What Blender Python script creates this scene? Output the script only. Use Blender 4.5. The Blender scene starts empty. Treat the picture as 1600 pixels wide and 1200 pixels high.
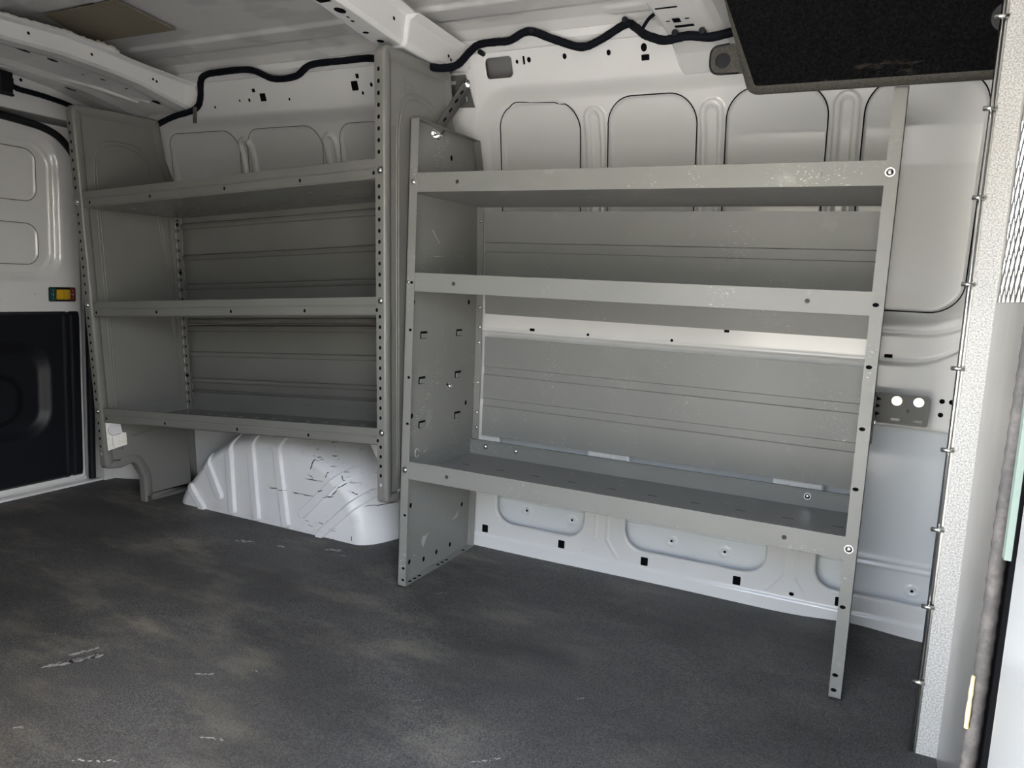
import bpy, math, random
import numpy as np
from mathutils import Vector, Matrix
from mathutils.geometry import delaunay_2d_cdt

random.seed(7)
rng = np.random.default_rng(7)
S = bpy.context.scene
COL = S.collection
PI = math.pi

# ------------------------------------------------------------------ materials
MATS = {}

def mat(name, color, rough=.5, metal=0., spec=.5, coat=0., emit=None, build=None):
    m = bpy.data.materials.new(name)
    m.use_nodes = True
    nt = m.node_tree
    b = nt.nodes['Principled BSDF']
    b.inputs['Base Color'].default_value = (*color, 1)
    b.inputs['Roughness'].default_value = rough
    b.inputs['Metallic'].default_value = metal
    b.inputs['Specular IOR Level'].default_value = spec
    if coat:
        b.inputs['Coat Weight'].default_value = coat
        b.inputs['Coat Roughness'].default_value = .12
    if build:
        build(nt, b)
    MATS[name] = m
    return m

def N(nt, t, **k):
    n = nt.nodes.new(t)
    for a, v in k.items():
        if a.startswith('i_'):
            n.inputs[a[2:].replace('_', ' ')].default_value = v
        else:
            setattr(n, a, v)
    return n

def coords(nt, scale=(1, 1, 1), rot=(0, 0, 0), loc=(0, 0, 0)):
    tc = N(nt, 'ShaderNodeTexCoord')
    mp = N(nt, 'ShaderNodeMapping')
    mp.inputs['Scale'].default_value = scale
    mp.inputs['Rotation'].default_value = rot
    mp.inputs['Location'].default_value = loc
    nt.links.new(tc.outputs['Object'], mp.inputs['Vector'])
    return mp.outputs['Vector']

def noise(nt, vec, scale, detail=2, rough=.5):
    n = N(nt, 'ShaderNodeTexNoise')
    n.inputs['Scale'].default_value = scale
    n.inputs['Detail'].default_value = detail
    n.inputs['Roughness'].default_value = rough
    nt.links.new(vec, n.inputs['Vector'])
    return n.outputs['Fac']

def ramp(nt, fac, p0, p1, c0=(0, 0, 0, 1), c1=(1, 1, 1, 1)):
    r = N(nt, 'ShaderNodeValToRGB')
    r.color_ramp.elements[0].position = p0
    r.color_ramp.elements[1].position = p1
    r.color_ramp.elements[0].color = c0
    r.color_ramp.elements[1].color = c1
    nt.links.new(fac, r.inputs['Fac'])
    return r.outputs['Color']

def math_(nt, op, a, b):
    n = N(nt, 'ShaderNodeMath', operation=op)
    for i, v in enumerate((a, b)):
        if isinstance(v, (int, float)):
            n.inputs[i].default_value = v
        else:
            nt.links.new(v, n.inputs[i])
    return n.outputs[0]

def mix(nt, fac, a, b):
    n = N(nt, 'ShaderNodeMix', data_type='RGBA')
    if isinstance(fac, (int, float)):
        n.inputs[0].default_value = fac
    else:
        nt.links.new(fac, n.inputs[0])
    for i, v in ((6, a), (7, b)):
        if isinstance(v, tuple):
            n.inputs[i].default_value = v if len(v) == 4 else (*v, 1)
        else:
            nt.links.new(v, n.inputs[i])
    return n.outputs[2]

def bump(nt, b, h, strength=.2, dist=.001):
    n = N(nt, 'ShaderNodeBump')
    n.inputs['Strength'].default_value = strength
    n.inputs['Distance'].default_value = dist
    nt.links.new(h, n.inputs['Height'])
    nt.links.new(n.outputs['Normal'], b.inputs['Normal'])

def paint_body(base, worn=0.0):
    def f(nt, b):
        v = coords(nt)
        n1 = noise(nt, v, 1.7, 3)
        c = mix(nt, ramp(nt, n1, .3, .75), tuple(x * .97 for x in base), tuple(min(1, x * 1.02) for x in base))
        n2 = noise(nt, v, 90, 2)
        b.inputs['Roughness'].default_value = .17
        nt.links.new(c, b.inputs['Base Color'])
        bump(nt, b, n2, .06, .0006)
    return f

def paint_shelf(base, fleck=1.0, rough=.42):
    def f(nt, b):
        v = coords(nt)
        n1 = noise(nt, v, 3.0, 3)
        c = mix(nt, ramp(nt, n1, .3, .7), tuple(x * .93 for x in base), tuple(x * 1.05 for x in base))
        # pale scuffs where paint has rubbed
        big = ramp(nt, noise(nt, v, 7.0, 2), .56, .70)
        fine = ramp(nt, noise(nt, coords(nt, (1, 1, 2.2), (0.2, .5, .3)), 120, 3, .7), .60, .70)
        m = math_(nt, 'MULTIPLY', big, fine)
        m = math_(nt, 'MULTIPLY', m, fleck)
        sm = math_(nt, 'MULTIPLY', ramp(nt, noise(nt, v, 11, 4, .65), .62, .78), .16 * fleck)
        m = math_(nt, 'MAXIMUM', m, sm)
        c = mix(nt, m, c, (.62, .61, .57))
        nt.links.new(c, b.inputs['Base Color'])
        rr = N(nt, 'ShaderNodeMapRange')
        rr.inputs['To Min'].default_value = rough - (.06 if rough > .35 else 0)
        rr.inputs['To Max'].default_value = rough + (.1 if rough > .35 else 0)
        nt.links.new(noise(nt, v, 5, 3), rr.inputs['Value'])
        nt.links.new(rr.outputs[0], b.inputs['Roughness'])
        bump(nt, b, noise(nt, v, 260, 2), .12, .0006)
    return f

def floor_nodes(nt, b):
    v = coords(nt)
    grain = noise(nt, v, 270, 3, .85)
    grain2 = noise(nt, v, 620, 2, .6)
    g = ramp(nt, grain, .40, .66, (.006, .006, .0062, 1), (.155, .153, .150, 1))
    g = mix(nt, math_(nt, 'MULTIPLY', ramp(nt, grain2, .52, .68), .45), g, (.26, .255, .25))
    # dusty tan tracks running fore and aft with swirls
    d1 = noise(nt, coords(nt, (1.0, 2.2, 1), (0, 0, .25)), 2.6, 6, .62)
    d2 = noise(nt, coords(nt, (1.6, 4.5, 1), (0, 0, -.2), (3, 1, 0)), 2.4, 5, .6)
    dust = math_(nt, 'MULTIPLY', ramp(nt, d1, .47, .62), ramp(nt, d2, .40, .58))
    tc = N(nt, 'ShaderNodeTexCoord')
    sx = N(nt, 'ShaderNodeSeparateXYZ')
    nt.links.new(tc.outputs['Object'], sx.inputs[0])
    fall = N(nt, 'ShaderNodeMapRange')
    fall.inputs['From Min'].default_value = .7
    fall.inputs['From Max'].default_value = -.6
    fall.inputs['To Min'].default_value = .25
    fall.inputs['To Max'].default_value = .95
    nt.links.new(sx.outputs['X'], fall.inputs['Value'])
    dust = math_(nt, 'MULTIPLY', dust, fall.outputs[0])
    dust = math_(nt, 'MULTIPLY', dust, ramp(nt, grain, .3, .6, (.35, .35, .35, 1)))
    c = mix(nt, dust, g, (.27, .245, .195))
    haze = math_(nt, 'MULTIPLY', ramp(nt, noise(nt, v, 1.6, 4), .38, .66), .22)
    c = mix(nt, haze, c, (.15, .143, .132))
    dk = math_(nt, 'MULTIPLY', ramp(nt, noise(nt, coords(nt, (1, 1.5, 1), (0, 0, .3), (5, 2, 0)), 2.0, 4, .6), .42, .62), .45)
    c = mix(nt, dk, c, (.014, .014, .0145))
    # scattered white chips
    chips = math_(nt, 'MULTIPLY', ramp(nt, noise(nt, v, 75, 2, .6), .755, .79), ramp(nt, noise(nt, v, 3, 2), .5, .65))
    c = mix(nt, chips, c, (.6, .6, .57))
    nt.links.new(c, b.inputs['Base Color'])
    b.inputs['Roughness'].default_value = .62
    bump(nt, b, math_(nt, 'ADD', grain, math_(nt, 'MULTIPLY', grain2, .4)), .55, .003)

def speckle(nt, b):
    v = coords(nt)
    vo = N(nt, 'ShaderNodeTexVoronoi')
    vo.inputs['Scale'].default_value = 330
    nt.links.new(v, vo.inputs['Vector'])
    n = noise(nt, v, 340, 3, .75)
    c = ramp(nt, n, .34, .60, (.30, .295, .28, 1), (.74, .74, .725, 1))
    nt.links.new(c, b.inputs['Base Color'])
    bump(nt, b, n, .3, .001)

def grain_black(lo, hi, sc=180):
    def f(nt, b):
        v = coords(nt)
        n = noise(nt, v, sc, 3, .7)
        c = ramp(nt, n, .4, .75, (*lo, 1), (*hi, 1))
        d = math_(nt, 'MULTIPLY', ramp(nt, noise(nt, coords(nt, (1, 3, 3)), 6, 5, .7), .61, .70), .30)
        c = mix(nt, d, c, (.12, .105, .085))
        nt.links.new(c, b.inputs['Base Color'])
        bump(nt, b, n, .25, .001)
    return f

def ceil_nodes(nt, b):
    v = coords(nt)
    n = noise(nt, coords(nt, (1, 1.6, 1)), 3.1, 3, .55)
    c = mix(nt, ramp(nt, n, .48, .53), (.64, .635, .625), (.53, .528, .527))
    nt.links.new(c, b.inputs['Base Color'])
    b.inputs['Roughness'].default_value = .35

def wheel_nodes(nt, b):
    v = coords(nt)
    sm = ramp(nt, noise(nt, coords(nt, (1, 1, 5.5), (0, .35, 0)), 26, 4, .62), .60, .64)
    sxx = N(nt, 'ShaderNodeSeparateXYZ'); nt.links.new(v, sxx.inputs[0])
    lf = N(nt, 'ShaderNodeMapRange'); lf.inputs['From Min'].default_value = -.74; lf.inputs['From Max'].default_value = -.58; nt.links.new(sxx.outputs['X'], lf.inputs['Value'])
    rt = N(nt, 'ShaderNodeMapRange'); rt.inputs['From Min'].default_value = -.30; rt.inputs['From Max'].default_value = -.42; nt.links.new(sxx.outputs['X'], rt.inputs['Value'])
    area = math_(nt, 'MULTIPLY', math_(nt, 'MULTIPLY', lf.outputs[0], rt.outputs[0]), ramp(nt, noise(nt, v, 7, 2), .48, .58))
    m = math_(nt, 'MULTIPLY', sm, area)
    c = mix(nt, math_(nt, 'MULTIPLY', m, .9), (.76, .76, .765), (.03, .025, .025))
    gr = math_(nt, 'MULTIPLY', ramp(nt, noise(nt, v, 9, 5, .65), .55, .8), .22)
    c = mix(nt, gr, c, (.42, .42, .43))
    nt.links.new(c, b.inputs['Base Color'])
    b.inputs['Roughness'].default_value = .38

def pad_nodes(nt, b):
    v = coords(nt)
    c = mix(nt, noise(nt, v, 22, 4, .7), (.17, .15, .105), (.25, .222, .16))
    nt.links.new(c, b.inputs['Base Color'])

def brushed(nt, b):
    v = coords(nt, (60, 2, 1.2))
    n = noise(nt, v, 3, 4, .6)
    c = mix(nt, ramp(nt, n, .35, .7), (.50, .49, .475), (.60, .59, .575))
    nt.links.new(c, b.inputs['Base Color'])

def patch_nodes(nt, b):
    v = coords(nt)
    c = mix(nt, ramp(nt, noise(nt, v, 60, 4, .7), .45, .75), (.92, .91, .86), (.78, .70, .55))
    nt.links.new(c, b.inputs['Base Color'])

mat('white_paint', (.72, .72, .715), .28, spec=.5, build=paint_body((.715, .715, .71)))
mat('primer_paint', (.68, .68, .67), .2, build=paint_body((.68, .685, .68)))
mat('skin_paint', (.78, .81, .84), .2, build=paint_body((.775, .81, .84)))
mat('roof_paint', (.66, .66, .65), .35, build=ceil_nodes)
mat('wheel_paint', (.83, .83, .83), .38, build=wheel_nodes)
mat('shelf_paint', (.36, .36, .345), .45, build=paint_shelf((.225, .225, .213), 1.6, .42))
mat('shelf_back_paint', (.36, .36, .345), .45, build=paint_shelf((.225, .225, .217), .7, .45))
mat('moulded_paint', (.17, .17, .16), .3, build=paint_shelf((.185, .185, .170), .0, .23))
mat('bracket_paint', (.12, .12, .115), .4, build=paint_shelf((.10, .10, .094), .3, .4))
mat('zinc', (.80, .80, .78), .22, metal=1.)
mat('zinc_yellow', (.80, .74, .50), .25, metal=1.)
mat('void', (.004, .004, .005), .9, spec=.05)  # near-black; as flat marks it paints the dark inside holes and slits
mat('mat_rubber', (.05, .05, .05), .6, build=floor_nodes)
mat('black_plastic', (.008, .009, .012), .45, spec=.3)
mat('harness_tape', (.004, .005, .009), .8, spec=.15)
mat('felt_black', (.011, .011, .012), .9, spec=.05, build=grain_black((.002, .002, .003), (.011, .0105, .010)))
mat('rim_grey', (.12, .115, .10), .7, build=grain_black((.035, .034, .028), (.085, .081, .07), 240))
mat('seal_rubber', (.04, .036, .034), .75, build=grain_black((.035, .032, .030), (.085, .075, .07), 90))
mat('galvanised', (.7, .7, .68), .5, metal=.15, build=speckle)
mat('steel_face', (.55, .54, .53), .3, metal=.5, build=brushed)
mat('mesh_steel', (.30, .29, .28), .4, metal=.5)
mat('pad_tan', (.2, .18, .13), .7, build=pad_nodes)
mat('sealant', (.62, .61, .57), .6)
mat('latch_green', (.008, .06, .05), .35)
mat('latch_red', (.14, .012, .022), .35)
mat('latch_yellow', (.55, .34, .015), .4)
mat('paper', (.9, .88, .8), .6, build=patch_nodes)
mat('paper_grey', (.72, .71, .73), .5)
mat('purple_ink', (.16, .08, .16), .6)
mat('mint_film', (.15, .195, .168), .5)
mat('ground_concrete', (.52, .50, .46), .9)
mat('cavity', (.16, .16, .155), .6)
mat('cab_trim', (.05, .05, .052), .7)
mat('facade', (.55, .52, .43), .9)
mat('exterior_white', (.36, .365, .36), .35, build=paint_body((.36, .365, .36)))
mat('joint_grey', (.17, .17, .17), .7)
mat('foam_strip', (.62, .47, .22), .8)

# ------------------------------------------------------------------ mesh builder
class MB:
    def __init__(self, fn=None):
        self.v = []; self.f = []; self.m = []; self.s = []; self.fn = fn
    def add(self, vs, fs, m=0, smooth=False):
        o = len(self.v)
        self.v += [tuple(map(float, p)) for p in vs]
        for f in fs:
            self.f.append(tuple(i + o for i in f)); self.m.append(m); self.s.append(smooth)
    def box(self, x0, x1, y0, y1, z0, z1, m=0):
        vs = [(x, y, z) for x in (x0, x1) for y in (y0, y1) for z in (z0, z1)]
        fs = [(0, 1, 3, 2), (4, 6, 7, 5), (0, 4, 5, 1), (2, 3, 7, 6), (0, 2, 6, 4), (1, 5, 7, 3)]
        self.add(vs, fs, m)
    def prism(self, base, vec, m=0, smooth_side=False):
        n = len(base); vec = Vector(vec)
        vs = [Vector(p) for p in base] + [Vector(p) + vec for p in base]
        self.add(vs, [tuple(range(n - 1, -1, -1)), tuple(range(n, 2 * n))], m)
        self.add(vs, [(i, (i + 1) % n, (i + 1) % n + n, i + n) for i in range(n)], m, smooth_side)
    def bar(self, a, b, w, t, up=(0, 0, 1), m=0):
        """rectangular bar from a to b; w along 'up', t across"""
        a = Vector(a); b = Vector(b); d = (b - a).normalized()
        u = Vector(up); u = (u - d * u.dot(d)).normalized(); s = d.cross(u)
        base = [a + u * w / 2 + s * t / 2, a + u * w / 2 - s * t / 2, a - u * w / 2 - s * t / 2, a - u * w / 2 + s * t / 2]
        self.prism(base, b - a, m)
    def disc(self, c, n, r, up=(0, 0, 1), ru=None, m=0, k=14):
        c = Vector(c); n = Vector(n).normalized(); u = Vector(up); u = (u - n * u.dot(n)).normalized(); s = u.cross(n)
        ru = ru or r
        self.add([c + s * r * math.cos(2 * PI * i / k) + u * ru * math.sin(2 * PI * i / k) for i in range(k)], [tuple(range(k))], m)
    def rect(self, c, n, w, h, up=(0, 0, 1), m=0, rad=0):
        c = Vector(c); n = Vector(n).normalized(); u = Vector(up); u = (u - n * u.dot(n)).normalized(); s = u.cross(n)
        pts = rrect(-w / 2, w / 2, -h / 2, h / 2, rad) if rad else [(-w / 2, -h / 2), (w / 2, -h / 2), (w / 2, h / 2), (-w / 2, h / 2)]
        self.add([c + s * a + u * b for a, b in pts], [tuple(range(len(pts)))], m)
    def cyl(self, a, b, r, r2=None, k=12, m=0, smooth=True):
        a = Vector(a); b = Vector(b); d = (b - a).normalized(); r2 = r if r2 is None else r2
        u = d.orthogonal().normalized(); s = d.cross(u)
        ring = lambda c, q: [c + (u * math.cos(2 * PI * i / k) + s * math.sin(2 * PI * i / k)) * q for i in range(k)]
        vs = ring(a, r) + ring(b, r2)
        self.add(vs, [(i, (i + 1) % k, (i + 1) % k + k, i + k) for i in range(k)], m, smooth)
        self.add(vs, [tuple(range(k - 1, -1, -1)), tuple(range(k, 2 * k))], m)
    def tube(self, pts, r, k=10, m=0, wob=0.0, caps=True):
        P = [Vector(p) for p in pts]
        rings = []; u = None
        for i, p in enumerate(P):
            d = (P[min(i + 1, len(P) - 1)] - P[max(i - 1, 0)]).normalized()
            if u is None: u = d.orthogonal().normalized()
            u = (u - d * u.dot(d)).normalized(); s = d.cross(u)
            q = (r[i] if hasattr(r, '__len__') else r) * (1 + wob * (random.random() - .5))
            rings.append([p + (u * math.cos(2 * PI * j / k) + s * math.sin(2 * PI * j / k)) * q for j in range(k)])
        vs = [v for R in rings for v in R]; n = len(P)
        self.add(vs, [(i * k + j, i * k + (j + 1) % k, (i + 1) * k + (j + 1) % k, (i + 1) * k + j) for i in range(n - 1) for j in range(k)], m, True)
        if caps:
            self.add(vs, [tuple(range(k - 1, -1, -1)), tuple(range((n - 1) * k, n * k))], m)
    def strip(self, A, B, m=0, smooth=False):
        """quads between two polylines of equal length"""
        n = len(A)
        self.add(list(A) + list(B), [(i, i + 1, n + i + 1, n + i) for i in range(n - 1)], m, smooth)
    def plate(self, outer, holes, f, t0, t1, m=0):
        """flat sheet with real holes; f(u, v, w) -> xyz, w from t0 to t1"""
        loops = [outer] + holes
        pts = []; edges = []
        for L in loops:
            o = len(pts); pts += [Vector(p) for p in L]
            edges += [(o + i, o + (i + 1) % len(L)) for i in range(len(L))]
        vs, es, fs, *_ = delaunay_2d_cdt(pts, edges, [], 0, 1e-7)
        keep = []
        for tr in fs:
            c = (vs[tr[0]] + vs[tr[1]] + vs[tr[2]]) / 3
            ins = False
            for L in loops:
                n = len(L); j = n - 1
                for i in range(n):
                    if ((L[i][1] > c.y) != (L[j][1] > c.y)) and (c.x < (L[j][0] - L[i][0]) * (c.y - L[i][1]) / (L[j][1] - L[i][1]) + L[i][0]):
                        ins = not ins
                    j = i
            if ins: keep.append(tuple(tr))
        self.add([f(v.x, v.y, t0) for v in vs], keep, m)
        self.add([f(v.x, v.y, t1) for v in vs], [t[::-1] for t in keep], m)
        for L in loops:
            n = len(L)
            self.add([f(p[0], p[1], t0) for p in L] + [f(p[0], p[1], t1) for p in L],
                     [(i, (i + 1) % n, n + (i + 1) % n, n + i) for i in range(n)], m)
    def build(self, name, mats, parent=None, bevel=0, base=None, fix=True):
        vs = [self.fn(*p) for p in self.v] if self.fn else self.v
        base = Vector(base) if base is not None else (parent_base(parent) if parent else Vector((0, 0, 0)))
        vs = [(p[0] - base[0], p[1] - base[1], p[2] - base[2]) for p in vs]
        me = bpy.data.meshes.new(name)
        me.from_pydata(vs, [], self.f)
        if isinstance(mats, str): mats = [mats]
        for q in mats: me.materials.append(MATS[q])
        me.polygons.foreach_set('material_index', self.m)
        me.polygons.foreach_set('use_smooth', self.s)
        if fix:
            import bmesh
            bm = bmesh.new(); bm.from_mesh(me)
            bmesh.ops.remove_doubles(bm, verts=bm.verts, dist=1e-6)
            bmesh.ops.recalc_face_normals(bm, faces=bm.faces)
            bm.to_mesh(me); bm.free()
        me.update()
        o = bpy.data.objects.new(name, me)
        COL.objects.link(o)
        if parent: o.parent = parent
        else: o.location = base
        if bevel:
            md = o.modifiers.new('bevel', 'BEVEL'); md.width = bevel; md.segments = 2; md.limit_method = 'ANGLE'; md.angle_limit = math.radians(50)
        return o

BASES = {}
def parent_base(p):
    return BASES[p.name]

def rrect(x0, x1, z0, z1, r, k=8):
    pts = []
    for cx, cz, a in ((x1 - r, z0 + r, -PI / 2), (x1 - r, z1 - r, 0), (x0 + r, z1 - r, PI / 2), (x0 + r, z0 + r, PI)):
        pts += [(cx + r * math.cos(a + PI / 2 * i / k), cz + r * math.sin(a + PI / 2 * i / k)) for i in range(k + 1)]
    return pts

def circ(x, z, r, rz=None, k=12):
    return [(x + r * math.cos(2 * PI * i / k), z + (rz or r) * math.sin(2 * PI * i / k)) for i in range(k)]

def thing(name, label, cat, loc, group=None):
    o = bpy.data.objects.new(name, None); COL.objects.link(o)
    o.location = loc; o.empty_display_size = .05
    o['label'] = label; o['category'] = cat
    if group: o['group'] = group
    BASES[o.name] = Vector(loc)
    return o

def sub_base(o, base):
    BASES[o.name] = Vector(base)

def tag(o, label, cat, group=None):
    o['label'] = label; o['category'] = cat
    if group: o['group'] = group
    return o

def struct(o):
    o['kind'] = 'structure'
    return o

def smooth_path(pts, n=8):
    P = [Vector(p) for p in pts]; out = []
    for i in range(len(P) - 1):
        p0 = P[max(i - 1, 0)]; p1 = P[i]; p2 = P[i + 1]; p3 = P[min(i + 2, len(P) - 1)]
        for j in range(n):
            t = j / n
            out.append(.5 * ((2 * p1) + (p2 - p0) * t + (2 * p0 - 5 * p1 + 4 * p2 - p3) * t * t + (3 * p1 - p0 - 3 * p2 + p3) * t ** 3))
    out.append(P[-1])
    return out

def grid_mesh(name, U, V, P, mats, faces_mat=None, flip=False, skip=None):
    """P: array (nu, nv, 3) -> smooth shaded grid mesh"""
    nu, nv = P.shape[:2]
    idx = np.arange(nu * nv).reshape(nu, nv)
    q = np.stack([idx[:-1, :-1], idx[1:, :-1], idx[1:, 1:], idx[:-1, 1:]], -1).reshape(-1, 4)
    if flip: q = q[:, ::-1]
    if skip is not None:
        q = q[~skip.reshape(-1)]
        if faces_mat is not None: faces_mat = faces_mat.reshape(-1)[~skip.reshape(-1)]
    me = bpy.data.meshes.new(name)
    me.vertices.add(nu * nv); me.vertices.foreach_set('co', P.reshape(-1).astype(np.float32))
    me.loops.add(q.size); me.loops.foreach_set('vertex_index', q.reshape(-1).astype(np.int32))
    me.polygons.add(len(q)); me.polygons.foreach_set('loop_start', np.arange(0, q.size, 4, dtype=np.int32))
    me.polygons.foreach_set('loop_total', np.full(len(q), 4, dtype=np.int32))
    me.polygons.foreach_set('use_smooth', np.ones(len(q), dtype=bool))
    for m in mats: me.materials.append(MATS[m])
    if faces_mat is not None: me.polygons.foreach_set('material_index', faces_mat.reshape(-1).astype(np.int32))
    me.update(calc_edges=True); me.validate()
    o = bpy.data.objects.new(name, me); COL.objects.link(o)
    return o

# signed distances for pressed sheet metal
def sd_rr(x, z, x0, x1, z0, z1, r):
    cx, cz = (x0 + x1) / 2, (z0 + z1) / 2
    qx = np.abs(x - cx) - (x1 - x0) / 2 + r; qz = np.abs(z - cz) - (z1 - z0) / 2 + r
    return np.hypot(np.maximum(qx, 0), np.maximum(qz, 0)) + np.minimum(np.maximum(qx, qz), 0) - r
def sstep(d, w0, w1):
    t = np.clip((d - w0) / (w1 - w0), 0, 1)
    return t * t * (3 - 2 * t)
def sd_seg(x, z, a, b):
    px, pz = x - a[0], z - a[1]; bx, bz = b[0] - a[0], b[1] - a[1]
    h = np.clip((px * bx + pz * bz) / (bx * bx + bz * bz), 0, 1)
    return np.hypot(px - bx * h, pz - bz * h)
def sd_hoop(x, z, cx, hw, zt, zb):
    """inverted U centre line"""
    zc = zt - hw
    arc = np.where(z > zc, np.abs(np.hypot(x - cx, z - zc) - hw), 1e9)
    leg = np.minimum(sd_seg(x, z, (cx - hw, zb), (cx - hw, zc)), sd_seg(x, z, (cx + hw, zb), (cx + hw, zc)))
    return np.minimum(arc, leg)
def ridge(d, w, h):
    return h * (1 - sstep(np.abs(d), w * .35, w))

# ------------------------------------------------------------------ the van shell
ZK = [-.05, 0, .33, .63, .90, 1.22, 1.307, 1.44, 1.50, 1.56, 1.60]
YK = [2.168, 2.166, 2.163, 2.160, 2.150, 2.122, 2.098, 2.036, 2.012, 1.985, 1.96]
def y_in(x, z):
    y = np.interp(z, ZK, YK)
    return y - .030 * np.clip(-x / 1.3, 0, 1.3) * np.clip((1.5 - z) / .6, 0, 1)

FP = [(.046, .308), (.393, .648), (.726, .980), (1.063, 1.330)]           # front bay blanks
RP = [(-1.395, -1.036), (-.990, -.650), (-.573, -.215)]                   # rear bay blanks
LO = [(.065, .375), (.509, .925), (1.056, 1.364)]                          # low openings
def wall_fields(x, z):
    y = y_in(x, z)
    # big pressed bays, sloped rim
    dF = sd_rr(x, z, -.036, 1.372, .812, 1.452, .15)
    dR = sd_rr(x, z, -1.46, -.135, .812, 1.432, .13)
    bay = np.maximum(1 - sstep(dF, -.040, .0), 1 - sstep(dR, -.040, .0))
    y = y + .034 * bay
    # blanks: the outer skin seen through rounded openings
    blank = np.full_like(x, 1e9)
    for a, b in FP:
        r = .075
        d = sd_rr(x, z, a, b, .855, 1.411, r)
        blank = np.minimum(blank, d)
    for a, b in RP:
        blank = np.minimum(blank, sd_rr(x, z, a, b, .855, 1.388, .062))
    y = y + .011 * (1 - sstep(blank, -.004, .0))
    # inverted U ribs on the posts between blanks
    for cx in (.354, .688, 1.0225):
        y = y - ridge(sd_hoop(x, z, cx, .0225, 1.382, .93), .0112, .012)
    for cx in (-1.005, -.613):
        y = y - ridge(sd_hoop(x, z, cx, .021, 1.353, .93), .0102, .012)
    # belt beam: creases under the bays
    y = y + .014 * (1 - sstep(z - np.clip(x - 1.22, 0, 1) ** 2 * 3.2, .716, .728)) * (z > .5)
    zc_ = z - np.clip(x - 1.24, 0, 1) ** 2 * 2.6
    y = y - .008 * sstep(zc_, .792, .800) * (1 - sstep(zc_, .820, .830)) * (x > -.04)
    for zc0 in (.828, .801): y = y - ridge((z - np.clip(x - 1.24, 0, 1) ** 2 * 2.6 - zc0) * (x > -.04) + (x <= -.04), .006, .004)
    y = y - ridge((z - np.clip(x - 1.22, 0, 1) ** 2 * 3.2 - .728) * (x > -.04) + (x <= -.04), .006, .004)
    # low openings with the outer skin behind
    low = np.full_like(x, 1e9)
    for i, (a, b) in enumerate(LO):
        low = np.minimum(low, sd_rr(x, z, a, b, .090, .555, .060 if i < 2 else .052))
    # pressed posts between the openings
    for cx in (.436, .990):
        for sg in (-1, 1):
            y = y - ridge(sd_seg(x, z, (cx + sg * .019, .50), (cx + sg * .019, .105)), .004, .003)
            y = y - ridge(sd_seg(x, z, (cx + sg * .019, .105), (cx + sg * .055, .055)), .004, .003)
    # sill step
    y = y - .006 * (1 - sstep(z, .036, .042)) * (x > -.1)
    # lightening hole high on the post
    dh = sd_rr(x, z, .041, .129, 1.470, 1.524, .013)
    y = y
    # seam beside the post
    y = y - ridge(np.where((z > 1.36) & (z < 1.545), x + .001 - np.clip(1.42 - z, 0, 1) * -.3, 1), .004, .002)
    return y, blank, low, dh

xs = np.concatenate([np.arange(-1.86, -1.46, .012), np.arange(-1.46, 1.386, .004)])
zs = np.concatenate([np.arange(-.05, .0, .01), np.arange(.0, .6, .004), np.arange(.6, .70, .008), np.arange(.70, 1.565, .004)])
X, Z = np.meshgrid(xs, zs, indexing='ij')
Y, blank, low, dh = wall_fields(X, Z)
P = np.stack([X, Y, Z], -1)
cb = (blank[:-1, :-1] + blank[1:, 1:]) / 2; cl = (low[:-1, :-1] + low[1:, 1:]) / 2
fm = np.where(cb < 0, 1, 0); cdh = (dh[:-1, :-1] + dh[1:, 1:]) / 2; fm = np.where(cdh < 0, 2, fm)
wall = struct(grid_mesh('wall_back', xs, zs, P, ['white_paint', 'primer_paint', 'cavity'], fm, skip=(cl < .002) | (cdh < .001)))

def on_wall(x, z, off=.001):
    y = wall_fields(np.array([[float(x)]]), np.array([[float(z)]]))[0][0, 0]
    return (x, y - off, z)

# outer skin seen through the low openings, and the turned edge round each opening
xo = np.arange(-.08, 1.386, .005); zo = np.arange(.0, .64, .004)
XO, ZO = np.meshgrid(xo, zo, indexing='ij')
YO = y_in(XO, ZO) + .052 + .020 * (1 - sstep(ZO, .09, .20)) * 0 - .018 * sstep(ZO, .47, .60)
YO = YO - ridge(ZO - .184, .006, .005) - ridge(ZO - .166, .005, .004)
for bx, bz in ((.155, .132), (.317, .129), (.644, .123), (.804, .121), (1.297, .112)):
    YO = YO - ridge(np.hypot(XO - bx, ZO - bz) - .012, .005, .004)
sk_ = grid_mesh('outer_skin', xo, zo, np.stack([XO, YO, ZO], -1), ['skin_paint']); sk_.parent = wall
def y_skin(x, z): return float(YO[np.abs(xo - x).argmin(), np.abs(zo - z).argmin()])
rim_ = MB()
for i_, (a, b) in enumerate(LO):
    r_ = .060 if i_ < 2 else .052
    L0 = rrect(a, b, .090, .555, r_, 10); cx_, cz_ = (a + b) / 2, .3225
    L1 = rrect(a - .007, b + .007, .083, .562, r_ + .007, 10)
    yw = lambda x, z: float(wall_fields(np.array([[float(x)]]), np.array([[float(z)]]))[0][0, 0])
    R0 = [(x, yw(*q) + .012, z) for (x, z), q in zip(L0, L1)]; R1 = [(x, yw(*q) - .0012, z) for (x, z), q in zip(L0, L1)]; R2 = [(x, yw(x, z) - .0004, z) for x, z in L1]
    for A_, B_ in ((R0, R1), (R1, R2)):
        A2, B2 = A_ + [A_[0]], B_ + [B_[0]]
        rim_.strip(A2, B2, 0, True)
L0 = rrect(.041, .129, 1.470, 1.524, .013, 8); L1 = rrect(.037, .133, 1.466, 1.528, .016, 8)
R0 = [(x, yw(x, z) + .006, z) for x, z in L0]; R1 = [(x, yw(x, z) - .0010, z) for x, z in L0]; R2 = [(x, yw(x, z) - .0004, z) for x, z in L1]
for A_, B_ in ((R0, R1), (R1, R2)): rim_.strip(A_ + [A_[0]], B_ + [B_[0]], 0, True)
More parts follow.
